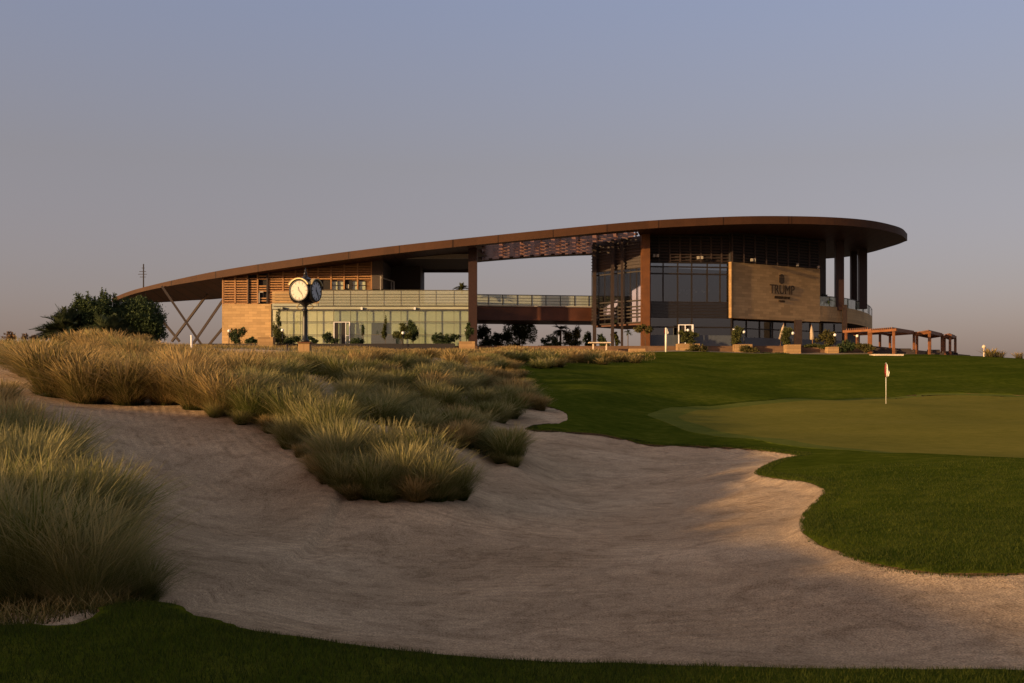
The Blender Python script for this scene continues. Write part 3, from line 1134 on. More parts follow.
# open upper terrace behind the balcony
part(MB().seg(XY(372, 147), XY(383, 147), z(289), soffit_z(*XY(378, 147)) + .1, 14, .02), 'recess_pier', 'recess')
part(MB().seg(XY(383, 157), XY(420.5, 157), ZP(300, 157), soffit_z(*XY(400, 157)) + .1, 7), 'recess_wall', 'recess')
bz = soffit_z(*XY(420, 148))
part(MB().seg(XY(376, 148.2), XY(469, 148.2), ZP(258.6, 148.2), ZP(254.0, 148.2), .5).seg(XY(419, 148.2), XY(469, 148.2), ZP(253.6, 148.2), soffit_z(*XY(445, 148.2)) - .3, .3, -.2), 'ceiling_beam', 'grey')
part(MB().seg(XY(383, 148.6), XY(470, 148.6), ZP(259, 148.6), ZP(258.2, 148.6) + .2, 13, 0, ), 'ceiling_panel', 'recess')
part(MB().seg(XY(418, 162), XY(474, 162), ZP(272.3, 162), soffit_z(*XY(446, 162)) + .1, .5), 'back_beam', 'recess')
part(MB().seg(XY(380, 146.6), XY(381, 146.6), ZP(293, 146.6), ZP(276, 146.6), .1).bar(W(381, 277.5, 147), W(393, 281.5, 149), .16).bar(W(391.5, 293, 149), W(391.5, 281, 149), .16).bar(W(394, 293, 149), W(394, 281.5, 149), .16), 'stair_rail', 'grey')
# tall column between wing and bridge
part(MB().seg(XY(468.3, 143.6), XY(477, 143.6), G0 - .6, soffit_z(*XY(472, 143.8)) + .05, 1.3), 'column', 'steel')

# ---- bridge
BA, BB = XY(473.5, 150), XY(645, 153.6)
zb = lambda py: ZP(py, 150)
part(MB().seg(BA, BB, zb(319.8), zb(306.2), 9), 'bridge_beam', 'beam')
part(MB().seg(BA, BB, zb(306.1), zb(305.0), 9.4, .2), 'bridge_deck', 'grey')
gb = part(MB().seg(BA, BB, zb(305), zb(294.8), .04, -.05), 'balustrade', 'balglass')
rl = MB()
for py, w in ((294.4, .35), (297.6, .18), (300.4, .18), (303.2, .18)):
    rl.seg(BA, BB, zb(py + w), zb(py - w), .1, .0)
rlp = np.linspace(0, 1, 13)
for t in rlp[1:-1]:
    p = Vector((BA[0], BA[1])).lerp(Vector((BB[0], BB[1])), t)
    rl.box(p.x - .05, p.x + .05, p.y - .02, p.y + .06, zb(305), zb(294.6))
part(rl, 'rail', 'mullion', gb)

# ---- right volume: return side, corner column, main glass, sign wall, curved terrace
R0, R1 = XY(592, 150.0), XY(643, 143.6)         # receding return
zr = lambda py: ZP(py, 143.6)
rz0, rz1 = soffit_z(*R0), soffit_z(*R1)
part(MB().seg(R0, R1, zr(267.5) , rz0 + .05, .3, z1b=rz1 + .05), 'louvre_wall', 'timber_dark')
lv = MB()
zz = zr(267)
while zz < rz0 - .2:
    lv.seg(R0, R1, zz, zz + .14, .12, .14)
    zz += .42
part(lv, 'louvre', 'timber_dark')
part(MB().seg(R0, R1, zr(322), zr(267.4), .05, -.12), 'return_glass', 'glass_mirror')
mu = MB()
for t in (0, .14, .26, .38, .52, .64, .76, .88, .97):
    p = Vector(R0).lerp(Vector(R1), t)
    mu.box(p.x - .06, p.x + .06, p.y - .05, p.y + .05, zr(322), zr(267.4))
for py in (271, 300, 306, 309.5, 313, 316.5, 322):
    mu.seg(R0, R1, zr(py) - .08, zr(py) + .08, .1, .1)
part(mu, 'mullion', 'mullion')
part(MB().seg(R0, R1, zr(324.5), zr(319.5), 7, -.2), 'floor_slab', 'beam')
for px, Y, w in ((594.5, 149.3, 3.4), (612.5, 147.0, 3.0), (622, 145.8, 2.2)):
    c = XY(px, Y - .5)
    h = w / F * Y / 2
    part(MB().box(c[0] - h, c[0] + h, c[1] - h, c[1] + h, G0 - .6, soffit_z(c[0], c[1]) + .03), 'column', 'timber_dark')
part(MB().seg(XY(641.6, 142.2), XY(650, 142.2), G0 - .5, soffit_z(*XY(646, 142.5)) + .05, 1.2), 'column', 'column_red', label='rust coloured corner column')
M0, M1 = XY(649, 143.8), XY(732, 145.2)
mz0, mz1 = soffit_z(*M0), soffit_z(*M1)
zm = lambda py: ZP(py, 143.8)
# solid core that closes the volume behind the glass
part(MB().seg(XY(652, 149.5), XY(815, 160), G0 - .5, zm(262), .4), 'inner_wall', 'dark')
part(MB().seg(XY(651, 144.6), XY(731, 146), zm(318.5), zm(317), 5).seg(XY(651, 144.6), XY(731, 146), zm(303), zm(302), 5), 'floor_slab', 'recess')
part(MB().seg(M0, M1, G0 - .3, zm(261.6), .05, 0), 'main_glass', 'glass_dark')
mu = MB()
for px in (650, 663, 677.5, 691.5, 707, 720, 731.4):
    t = (px - 649) / 83
    p = Vector(M0).lerp(Vector(M1), t)
    mu.box(p.x - .08, p.x + .08, p.y - .12, p.y - .02, zm(346) if px in (650, 677.5, 691.5, 731.4) else zm(302), zm(261.6))
for py in (262.3, 266.5, 273.5, 302, 305, 308, 311, 314, 317, 327):
    mu.seg(M0, M1, zm(py) - .09, zm(py) + .09, .1, .14)
for py in (303.5, 306.5, 309.5, 312.5, 315.5):
    mu.seg(M0, M1, zm(py) - .05, zm(py) + .05, .08, .16)
part(mu, 'mullion', 'mullion')
part(MB().seg(XY(650, 143.7), XY(731, 145.1), G0 - .4, zm(335), .1, .16), 'spandrel', 'spandrel')
dr = part(MB().seg(XY(678.5, 143.4), XY(692.5, 143.6), G0, zm(326), .06, .2), 'door', 'dark')
part(MB().seg(XY(678, 143.3), XY(679, 143.3), G0, zm(325), .14, .25).seg(XY(684.6, 143.3), XY(685.4, 143.3), G0, zm(325), .14, .25).seg(XY(691.4, 143.3), XY(693.2, 143.3), G0, zm(325), .14, .25)
     .seg(XY(678, 143.3), XY(693.2, 143.3), zm(325.6), zm(324.8), .14, .26), 'frame', 'white', dr)
lm = MB()
for px, py in ((681, 290.4), (684, 290), (687, 290.4), (690, 290.2), (693.5, 290), (696, 292), (702, 290.8), (704, 292), (708, 290.6), (720, 291.4), (679, 293), (687, 293.6)):
    p = W(px, py, 146.6)
    lm.box(p.x - .14, p.x + .14, p.y - .1, p.y + .1, p.z - .12, p.z + .12)
part(lm, 'white_block', 'white')  # small white boxes just behind the main glass
# stone wall with the sign
S0, S1 = XY(732.3, 144.6), XY(820, 153)
zs = lambda py: ZP(py, 144.6)
sw = part(MB().seg(S0, S1, zs(318), zs(262), 1.0), 'stone_wall', 'stone', label='stone wall panel carrying bronze lettering')
part(MB().seg(XY(730.6, 144.4), XY(732.6, 144.6), zs(318), zs(262), .5, .15), 'edge_trim', 'planter')
# dark louvred storey above
for P0, P1, z0_, nm in ((M0, M1, zm(261.4), 1), (S0, S1, zs(262) + .02, 2)):
    za, zc = soffit_z(*P0), soffit_z(*P1)
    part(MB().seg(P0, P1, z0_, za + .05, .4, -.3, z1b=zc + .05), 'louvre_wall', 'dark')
    lv = MB()
    zz = z0_ + .1
    while zz < max(za, zc) - .1:
        lv.seg(P0, P1, zz, zz + .15, .1, .0)
        zz += .40
    L_ = (Vector(P1) - Vector(P0)).length
    nn = 8
    for i in range(nn + 1):
        p = Vector(P0).lerp(Vector(P1), i / nn)
        lv.box(p.x - .1, p.x + .1, p.y - .02, p.y + .2, z0_, min(za, zc) - .05)
    part(lv, 'louvre', 'timber_dark')
for px, Y, py in ((654, 143.4, 256), (657.4, 143.4, 256), (698, 144, 258), (701.6, 144, 258), (751.5, 146.0, 260.3), (754, 146.2, 260.5), (797, 150.3, 265.2), (818, 152.4, 267.4)):
    p = W(px, py, Y)
    part(MB().box(p.x - .15, p.x + .15, p.y - .35, p.y, p.z - .16, p.z + .2), 'spotlight', 'grey')


def text_mesh(body, size, extrude, width=None):
    cu = bpy.data.curves.new('lettering', 'FONT')
    cu.body = body
    cu.size = size
    cu.extrude = extrude
    cu.align_x = 'CENTER'
    cu.align_y = 'CENTER'
    cu.resolution_u = 3
    to = bpy.data.objects.new('lettering', cu)
    C.objects.link(to)
    dg = bpy.context.evaluated_depsgraph_get()
    me = bpy.data.meshes.new_from_object(to.evaluated_get(dg))
    bpy.data.objects.remove(to)
    bpy.data.curves.remove(cu)
    if width:
        w = max(v.co.x for v in me.vertices) - min(v.co.x for v in me.vertices)
        for v in me.vertices: v.co.x *= width / w
    return me


sdir = (Vector(S1) - Vector(S0)).normalized()
sang = math.atan2(sdir.y, sdir.x)


def on_sign(px):
    """plan point of the sign wall's face under a picture column, a little proud of it"""
    k = (px - 512) / F
    t = (k * S0[1] - S0[0]) / ((S1[0] - S0[0]) - k * (S1[1] - S0[1]))
    p = Vector(S0).lerp(Vector(S1), t)
    n = Vector((-sdir.y, sdir.x))
    return p - n * .05


for body, px, py, size, wid in (('TRUMP', 782, 290, 1.55, 4.6), ('INTERNATIONAL GOLF CLUB', 782, 297.6, .5, 2.9), ('DUBAI', 781.5, 301.3, .4, 1.1)):
    me = text_mesh(body, size, .04, wid)
    me.materials.clear()
    me.materials.append(M['letters'])
    p = on_sign(px)
    o = link('lettering', me, sw)
    zz = ZP(py, p.y)
    o.location = Vector((p.x, p.y, zz)) - parent_world(sw)
    o.rotation_euler = (PI / 2, 0, sang)
    if body == 'TRUMP':
        o.scale.y = 1.15
# crest above the words: a shield under a small crown
p = on_sign(781.5)
cz = ZP(279.4, p.y)
cr = MB()
for k in range(9):
    u0, u1 = -0.48 + k * .107, -0.48 + (k + 1) * .107
    f = lambda u: -.62 + .75 * abs(u) ** 1.6
    a, b = p + sdir * u0, p + sdir * u1
    n = Vector((-sdir.y, sdir.x)) * .06
    cr.hexa([(a.x, a.y, cz + f(u0)), (b.x, b.y, cz + f(u1)), (b.x + n.x, b.y + n.y, cz + f(u1)), (a.x + n.x, a.y + n.y, cz + f(u0)),
             (a.x, a.y, cz + .3), (b.x, b.y, cz + .3), (b.x + n.x, b.y + n.y, cz + .3), (a.x + n.x, a.y + n.y, cz + .3)])
for u in (-.36, -.12, .12, .36):
    a, b = p + sdir * (u - .09), p + sdir * (u + .09)
    n = Vector((-sdir.y, sdir.x)) * .06
    cr.hexa([(a.x, a.y, cz + .36), (b.x, b.y, cz + .36), (b.x + n.x, b.y + n.y, cz + .36), (a.x + n.x, a.y + n.y, cz + .36),
             (a.x, a.y, cz + .78 - abs(u) * .5), (b.x, b.y, cz + .78 - abs(u) * .5), (b.x + n.x, b.y + n.y, cz + .78 - abs(u) * .5), (a.x + n.x, a.y + n.y, cz + .78 - abs(u) * .5)])
part(cr, 'emblem', 'letters', sw)
# glass under the sign wall
U0, U1 = XY(733, 147.2), XY(846, 158.5)
part(MB().seg(U0, U1, G0 - .3, zs(317.5), .05), 'lower_glass', 'glass_dark')
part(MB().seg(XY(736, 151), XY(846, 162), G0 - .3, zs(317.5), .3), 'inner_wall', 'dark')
mu = MB()
for i in range(10):
    p = Vector(U0).lerp(Vector(U1), i / 9)
    mu.box(p.x - .07, p.x + .07, p.y - .12, p.y - .02, G0 - .3, zs(318.2))
mu.seg(U0, U1, zs(327) - .07, zs(327) + .07, .1, .12)
part(mu, 'mullion', 'mullion')
part(MB().seg(U0, U1, G0 - .4, ZP(337, 147.2), .1, .16), 'spandrel', 'spandrel')
p = XY(798, 149.5)
part(MB().box(p[0] - .45, p[0] + .45, p[1] - .4, p[1] + .4, G0 - .4, ZP(320, 149.5)), 'column', 'timber_dark')
# pier at the end of the sign wall
part(MB().seg(XY(818.5, 154.2), XY(826, 155.4), ZP(300, 154), soffit_z(*XY(822, 155)) + .05, 3), 'end_pier', 'recess')
# rounded terrace end: band, rail
arc = catmull([S1, XY(832, 154.4), XY(843.5, 156.4), XY(855, 160), XY(864, 165), XY(870.5, 171.5), XY(872, 179), XY(866, 187)], 5)
band, bal, rl = MB(), MB(), MB()
zt_, zbm = ZP(305.8, 153), ZP(321, 153)
zbt = ZP(296.2, 153)
for a, b in zip(arc, arc[1:]):
    band.seg(a, b, zbm, zt_, .6)
    bal.seg(a, b, zt_, zbt, .04, -.15)
    rl.seg(a, b, zbt, zbt + .1, .1, -.12)
for a in arc[::4]:
    rl.box(a[0] - .04, a[0] + .04, a[1] + .12, a[1] + .2, zt_, zbt)
part(band, 'terrace_band', 'stone')
gb = part(bal, 'balustrade', 'balglass')
part(rl, 'rail', 'mullion', gb)
flr = MB()
for a, b in zip(arc, arc[1:]):
    flr.hexa([(a[0], a[1] + .5, zbm), (b[0], b[1] + .5, zbm), (b[0] - 8, b[1] + 6, zbm), (a[0] - 8, a[1] + 6, zbm),
              (a[0], a[1] + .5, zbm + .5), (b[0], b[1] + .5, zbm + .5), (b[0] - 8, b[1] + 6, zbm + .5), (a[0] - 8, a[1] + 6, zbm + .5)])
part(flr, 'terrace_floor', 'recess')
for a0, a1 in ((830, 871),):
    lowb = MB()
    arc2 = [(q[0] - 1.2, q[1] + 2.5) for q in arc]
    for a, b in zip(arc2, arc2[1:]):
        lowb.seg(a, b, G0 - 1.2, zbm - .02, .3)
    part(lowb, 'lower_wall', 'recess')
for px, Y, w, bot_ in ((839.2, 155.6, 8.2, ZP(306, 155.6)), (853.6, 166, 6.2, ZP(306, 166)), (862.4, 163.2, 8.0, ZP(305, 163.2))):
    c = XY(px, Y)
    h = w / F * Y / 2
    part(MB().box(c[0] - h, c[0] + h, c[1] - h * .7, c[1] + h * .7, bot_ - .6, soffit_z(c[0], c[1]) + .05), 'column', 'steel')
c = XY(843.8, 155.6)
part(MB().box(c[0] - .3, c[0] + .3, c[1] - .6, c[1] - .1, G0 - .6, ZP(305, 155.6)), 'column', 'timber_dark')

# ------------------------------------------------------------------ terrace in front
pv = MB()
pv.hexa([(-46, 134.4, 5), (44, 134.4, 5), (70, 168, 5), (-46, 176, 5), (-46, 134.4, G0 - .12), (44, 134.4, G0 - .12), (70, 168, G0 - .12), (-46, 176, G0 - .12)])
o = pv.build('terrace_paving', M['stone_dark'], origin=(0, 150, 5))
o['kind'] = 'structure'
lw = MB().seg(XY(196, 133.4), XY(455, 133.4), 5.6, ZP(343.6, 133.4), .5)
o = lw.build('terrace_wall', M['dark'], origin=(-20, 133.4, 5.6))
tag(o, 'long low dark brown wall along the terrace before the left wing', 'wall')
lw = MB().seg(XY(645, 133.2), XY(850, 133.6), 5.2, ZP(347.6, 133.4), .5)
o = lw.build('terrace_wall', M['stone_dark'], origin=(28, 133.4, 5.2))
tag(o, 'low brown stone wall at the top of the fairway below the sign wall', 'wall')


def planter(px0, px1, py0, py1, Y, label, mat='planter', cat='planter'):
    c = XY((px0 + px1) / 2, Y)
    h = (px1 - px0) / 2 / F * Y
    z1 = ZP(py0, Y)
    zb_ = min(ZP(py1, Y), ground_z(*c)) - .15
    t = .14
    mb = MB()
    mb.box(c[0] - h, c[0] + h, c[1], c[1] + t, zb_, z1).box(c[0] - h, c[0] + h, c[1] + 1.4 - t, c[1] + 1.4, zb_, z1)
    mb.box(c[0] - h, c[0] - h + t, c[1] + t, c[1] + 1.4 - t, zb_, z1).box(c[0] + h - t, c[0] + h, c[1] + t, c[1] + 1.4 - t, zb_, z1)
    e = thing('planter', (c[0], c[1], zb_), label, cat, 'stone planters on the clubhouse terrace')
    mb.build('box', M[mat], e, bevel=.02)
    MB().box(c[0] - h + t, c[0] + h - t, c[1] + t, c[1] + 1.4 - t, zb_, z1 - .08).build('soil', M['bark'], e)
    return c, z1


P_ = []
P_.append(planter(257.5, 273, 337, 343.6, 131.6, 'pale sunlit planter on the dark terrace wall left of the clock'))
P_.append(planter(459, 475, 341.3, 348.6, 131.6, 'bright orange-lit planter at the foot of the column beside the bridge'))
P_.append(planter(629.5, 645.5, 348.6, 359, 129.5, 'golden planter below the rust coloured corner column'))
P_.append(planter(677.5, 700, 343.6, 352.5, 131.5, 'square stone planter in front of the white framed door'))
P_.append(planter(735, 752.5, 344.2, 352.5, 131.5, 'square stone planter below the left edge of the sign wall'))
P_.append(planter(786.3, 801, 344.6, 352, 131.6, 'square stone planter between the two closed parasols'))
P_.append(planter(828, 839, 346.8, 352, 131.8, 'small stone planter near the pergola end of the terrace wall'))


def globe_lamp(px, py, Y, label, zb_=None):
    p = W(px, py, Y)
    zb_ = ground_z(p.x, p.y) - .1 if zb_ is None else zb_
    zb_ = min(zb_, p.z - .8)
    e = thing('globe_lamp', (p.x, p.y, zb_), label, 'lamp', 'white globe lamps on the terrace')
    MB().tube([(p.x, p.y, zb_), (p.x, p.y, p.z - .15)], .045, 8).build('post', M['black'], e, True)
    MB().lathe([(.10, -.20), (.12, -.16), (.06, -.14)], p, 12).build('collar', M['black'], e, True)
    pr = [(max(.19 * math.sin(a), .002), -.19 * math.cos(a)) for a in np.linspace(0.25, PI, 9)]
    MB().lathe(pr, p, 14).build('globe', M['globe'], e, True)


for px, py, lab in ((229, 331, 'white globe lamp against the lower part of the sunlit stone wall'), (282.5, 330.2, 'white globe lamp just left of the clock post'),
                    (403, 333, 'white globe lamp among shrubs before the glass wing'), (466.5, 330, 'white globe lamp above the orange-lit planter by the bridge column'),
                    (688, 330.3, 'white globe lamp in front of the white framed door'), (734, 329.8, 'small white globe lamp over the shrub at the left edge of the sign wall'),
                    (744, 332, 'white globe lamp just right of the shrub below the sign wall'), (793, 333.3, 'white globe lamp between the two closed parasols'),
                    (835, 335, 'white globe lamp right of the second closed parasol'), (857.3, 336, 'white globe lamp under the leftmost pergola beam')):
    globe_lamp(px, py, 133.0 if px < 480 else 134.5, lab, G0 - .15)


def parasol(px0, px1, py0, py1, Y, label):
    top, bt = W(px1, py0, Y), W(px0, py1, Y)
    e = thing('closed_parasol', (bt.x, bt.y, G0 - .12), label, 'parasol', 'closed parasols on the terrace')
    d = top - bt
    MB().tube([(bt.x - d.x * .35, bt.y, G0 - .12), bt, top + d * .08], .035, 8).build('pole', M['timber'], e, True)
    mb = MB()
    n, rings = 16, []
    prof = [(0.0, .12), (.05, .26), (.3, .23), (.55, .20), (.8, .14), (1.0, .03)]
    for t, r in prof:
        c = bt + d * t
        k = len(mb.v)
        for j in range(n):
            rr = r * (1 + .22 * (1 if j % 2 else -1))
            mb.v.append(c + Vector((rr * math.cos(2 * PI * j / n), rr * math.sin(2 * PI * j / n), 0)))
        rings.append(k)
    for a, b in zip(rings, rings[1:]):
        for j in range(n): mb.f.append((a + j, a + (j + 1) % n, b + (j + 1) % n, b + j))
    mb.f.append(tuple(rings[0] + j for j in range(n)))
    mb.f.append(tuple(rings[-1] + j for j in range(n)))
    mb.build('canopy', M['parasol'], e, True)
    bs = bt.x - d.x * .35
    MB().lathe([(.35, 0), (.35, .08), (.08, .12)], (bs, bt.y, G0 - .12), 16).build('base', M['grey'], e)


parasol(781.0, 783.6, 324.5, 339.5, 137.5, 'closed beige parasol leaning slightly to the right')
parasol(812.4, 811.6, 326, 340, 138.5, 'closed beige parasol standing upright')

# stone table with bench seen under the bridge
t0, t1 = W(588.5, 342.6, 131), W(610.5, 342.0, 131)
e = thing('garden_table', ((t0.x + t1.x) / 2, 131, G0 - .6), 'long pale table on thin legs at the terrace edge under the bridge', 'table')
MB().box(t0.x, t1.x, 130.4, 131.8, t0.z - .08, t0.z + .04).build('table_top', M['table_top'], e, bevel=.01)
for x, y in ((t0.x + .55, 130.7), (t0.x + .55, 131.5), (t1.x - .5, 130.7), (t1.x - .5, 131.5)):
    MB().box(x - .06, x + .06, y - .06, y + .06, ground_z(x, y) - .1, t0.z - .08).build('leg', M['table_top'], e)

# ------------------------------------------------------------------ pergolas
def pergola(c0, c1, c2, c3, ztop, zb_, label, nraf=11, w=.26):
    """c0 front-left, c1 front-right, c2 back-right, c3 back-left plan corners"""
    cs = [Vector((c[0], c[1])) for c in (c0, c1, c2, c3)]
    m = sum(cs, Vector((0, 0))) / 4
    e = thing('pergola', (m.x, m.y, zb_), label, 'pergola', 'timber pergolas beside the clubhouse')
    for c in cs:
        MB().box(c.x - w / 2, c.x + w / 2, c.y - w / 2, c.y + w / 2, zb_ - .5, ztop - .02).build('post', M['pergola'], e, bevel=.015)
    for a, b in ((0, 1), (1, 2), (2, 3), (3, 0)):
        p, q = cs[a], cs[b]
        d = (q - p).normalized() * (.45 if a in (0, 2) else -.14)
        MB().bar((p.x - d.x, p.y - d.y, ztop + .13), (q.x + d.x, q.y + d.y, ztop + .13), .16, .3).build('beam', M['pergola'], e)
    for k in range(nraf):
        t = (k + .5) / nraf
        a, b = cs[0].lerp(cs[1], t), cs[3].lerp(cs[2], t)
        d = (b - a).normalized() * .4
        MB().bar((a.x - d.x, a.y - d.y, ztop + .36), (b.x + d.x, b.y + d.y, ztop + .36), .08, .16).build('rafter', M['pergola'], e)
    return e


zpt = lambda py, Y: ZP(py, Y)
zgp = ground_z(*XY(894, 128)) + .1
pergola(XY(846, 134.5), XY(869, 131.5), XY(880, 138.5), XY(857, 141.5), ZP(331.2, 131.5), zgp, 'leftmost timber pergola, partly hidden by the terrace planting')
pergola(XY(870.8, 131), XY(893.7, 127.6), XY(914, 134.5), XY(890, 138.5), ZP(331.0, 127.6), zgp, 'largest timber pergola with the pale stone step in front')
pergola(XY(917, 137), XY(929.3, 132), XY(942, 139), XY(930, 144), ZP(333.5, 132), zgp, 'timber pergola third from the clubhouse, between the largest and the small end one')
pergola(XY(944.5, 141.5), XY(950, 138.5), XY(955.3, 143), XY(950, 147), ZP(336.6, 138.5), zgp, 'small timber pergola at the far right end of the row', 4)
a, b = W(872, 355.4, 125.5), W(901, 354.6, 125.5)
o = MB().box(a.x, b.x, 124.6, 126.6, ground_z(a.x, 125.5) - .3, a.z + .12).build('stone_step', M['table_top'], bevel=.02, origin=(a.x, 125.5, ground_z(a.x, 125.5)))
tag(o, 'pale sunlit stone step in the lawn before the largest pergola', 'step')
for k, (px, Y, lab) in enumerate(((884, 132.5, 'dark low lounge sofa in the shade under the largest pergola'), (905, 133.5, 'dark low lounge sofa near the right posts of the largest pergola'),
                     (935, 137.5, 'dark low lounge sofa under the third pergola'), (951, 142.5, 'dark low lounge sofa under the small end pergola'))):
    c = XY(px, Y)
    zb_ = zgp
    e = thing('lounge_sofa', (c[0], c[1], zb_), lab, 'sofa', 'dark lounge sofas under the pergolas')
    hw = (1.2, .9, .8, .55)[k]
    MB().box(c[0] - hw, c[0] + hw, c[1] - .4, c[1] + .4, zb_ - .4, zb_ + .42).build('seat', M['rattan'], e, bevel=.05)
    MB().box(c[0] - hw, c[0] + hw, c[1] + .4, c[1] + .58, zb_ - .4, zb_ + .85).build('backrest', M['rattan'], e, bevel=.05)
    for s in (-1, 1):
        MB().box(c[0] + s * hw - .1 + s * .1, c[0] + s * hw + .1 + s * .1, c[1] - .4, c[1] + .5, zb_ - .4, zb_ + .62).build('arm', M['rattan'], e, bevel=.04)

# ------------------------------------------------------------------ street clock
CY = 48.0
cb = W(305, 353, CY)
cz0 = ground_z(cb.x, CY)
sc_ = CY / F                                     # metres per picture pixel at the clock
clock = thing('street_clock', (cb.x, CY, cz0), 'black cast iron post clock with round dials in the tall grass', 'clock')
zc = lambda py: ZP(py, CY)
X0 = cb.x
MB().box(X0 - .25, X0 + .25, CY - .25, CY + .25, cz0 - .1, zc(343.5)).build('plinth', M['planter'], clock, bevel=.02)
MB().box(X0 - .29, X0 + .29, CY - .29, CY + .29, zc(343.5) + .002, zc(342.2)).build('plinth_cap', M['column_red'], clock, bevel=.01)
pr = [(.17, zc(342.2)), (.17, zc(340)), (.12, zc(338.8)), (.105, zc(334)), (.10, zc(318)), (.088, zc(312)), (.13, zc(311)), (.13, zc(310.2)), (.09, zc(309.4)), (.085, zc(306)), (.15, zc(305.2)), (.20, zc(303.8)), (.16, zc(303))]
MB().lathe(pr, (X0, CY, 0), 20).build('post', M['black'], clock, True)
sb = MB()
for s in (-1, 1):
    pts = [Vector((X0 + s * (.1 + .26 * math.sin(t)), CY, zc(309.5) + .12 * (1 - math.cos(t)))) for t in np.linspace(0, 2.6, 8)]
    sb.tube(pts, .022, 6)
sb.build('scroll', M['gold'], clock, True)
hc = Vector((X0 + .02, CY, zc(291.5)))
R_ = 13.0 * sc_
MB().box(hc.x - .26, hc.x + .26, hc.y - .26, hc.y + .26, hc.z - .50, hc.z + .50).lathe([(.20, -.56), (.34, -.50), (.36, -.42), (.2, -.40)], hc, 16).lathe([(.36, .46), (.34, .52), (.12, .62), (.06, .74)], hc, 16).build('head', M['black'], clock, bevel=.03)
MB().lathe([(.05, .70), (.09, .78), (.03, .86), (.035, .92), (.004, 1.05)], hc, 12).build('finial', M['black'], clock, True)
for k, ang in enumerate((-20, 70, 160, 250)):
    a = math.radians(ang)
    face = bpy.data.objects.new('clock_face', None)
    n = Vector((math.sin(a), -math.cos(a), 0))
    # case: a drum whose axis is the face normal
    drum = MB().lathe([(.46, .0), (.52, .06), (.535, .17), (.52, .215), (.46, .235), (.45, .20)], (0, 0, 0), 36, 'Y')
    dm = drum.build('clock_case', M['black'], clock, True, origin=(0, 0, 0))
    dm.location = hc + n * .33 - parent_world(clock)
    dm.rotation_euler = (0, 0, a)
    dm.scale = (.91, 1, .91)
    dl = MB().lathe([(.455, .205), (.455, .212)], (0, 0, 0), 36, 'Y').build('dial', M['dial'] if k == 0 else M['dial_shaded'], dm, origin=(0, 0, 0))
    MB().lathe([(.40, .2135), (.40, .2165)], (0, 0, 0), 36, 'Y')
    hd = MB()
    for h in range(12):
        w = 2 * PI * h / 12
        d = Vector((math.sin(w), 0, math.cos(w)))
        hd.bar(d * .33 + Vector((0, -.219, 0)), d * .42 + Vector((0, -.219, 0)), .035 if h % 3 else .055, .008, up=(0, 1, 0))
    for h in range(60):
        w = 2 * PI * h / 60
        d = Vector((math.sin(w), 0, math.cos(w)))
        hd.bar(d * .425 + Vector((0, -.218, 0)), d * .44 + Vector((0, -.218, 0)), .012, .006, up=(0, 1, 0))
    hd.build('numeral', M['black'], dm, origin=(0, 0, 0))
    hn = MB()
    for w, l, wd_ in ((math.radians(150), .36, .035), (math.radians(145), .2, .05)):
        pass
    for w, l, wd_ in ((math.radians(143), .36, .032), (math.radians(135), .22, .05)):
        d = Vector((math.sin(w), 0, math.cos(w)))
        hn.bar(d * -.07 + Vector((0, -.226, 0)), d * l + Vector((0, -.226, 0)), wd_, .01, up=(0, 1, 0))
    d = Vector((math.sin(math.radians(-18)), 0, math.cos(math.radians(-18))))
    hn.bar(Vector((0, -.236, 0)), d * .19 + Vector((0, -.236, 0)), .03, .008, up=(0, 1, 0))
    hn.build('hand', M['black'], dm, origin=(0, 0, 0))
    # gilt hood over the dial
    hood = MB()
    for q in range(14):
        t0_, t1_ = PI * (.16 + .68 * q / 14), PI * (.16 + .68 * (q + 1) / 14)
        P0 = [Vector((r * math.cos(t0_), y, r * math.sin(t0_))) for r, y in ((.53, -.10), (.60, -.10), (.60, -.27), (.545, -.27))]
        P1 = [Vector((r * math.cos(t1_), y, r * math.sin(t1_))) for r, y in ((.53, -.10), (.60, -.10), (.60, -.27), (.545, -.27))]
        hood.hexa(P0 + P1)
    hood.build('hood', M['gold'], dm, origin=(0, 0, 0))
    bpy.data.objects.remove(face)

# ------------------------------------------------------------------ flagsticks
def flagstick(px, Y, h, label, group='flagsticks', red_side=True, rad=.018, flag_h=.42, py=None):
    x = (px - 512) / F * Y
    zb_ = ground_z(x, Y)
    e = thing('flagstick', (x, Y, zb_), label, 'flagstick', group)
    MB().tube([(x, Y, zb_ - .12), (x, Y, zb_ + h)], rad, 8).build('pole', M['pole_white'], e, True)
    MB().lathe([(.054, -.1), (.054, .004), (.05, .004)], (x, Y, zb_), 16).build('cup', M['dark'], e)
    # limp flag: folds of cloth hanging along the stick
    for m, (s, w0, w1) in (('flag_red', (-1, .05, .09)), ('flag_white', (1, .14, .17))):
        fl = MB()
        n, mrow = 9, 7
        k0 = len(fl.v)
        for i in range(mrow):
            t = i / (mrow - 1)
            wid = (w0 * t ** .7 + .03) if t < .6 else w1 * (1 - (t - .6) * 1.0)
            for j in range(n):
                u = j / (n - 1)
                fl.v.append(Vector((x + s * (rad + wid * u), Y - .03 + .035 * math.sin(u * 7 + t * 4) - .02 * u, zb_ + h - .02 - flag_h * t - .10 * u * (1 - t) - .03 * math.sin(u * 5))))
        for i in range(mrow - 1):
            for j in range(n - 1):
                a = k0 + i * n + j
                fl.f.append((a, a + 1, a + n + 1, a + n))
        o = fl.build('flag', M[m], e, True)
        sl_ = o.modifiers.new('cloth', 'SOLIDIFY')
        sl_.thickness = .006
        o['label'] = 'white fold of the flag' if m == 'flag_white' else 'dark red fold of the flag'
    return e


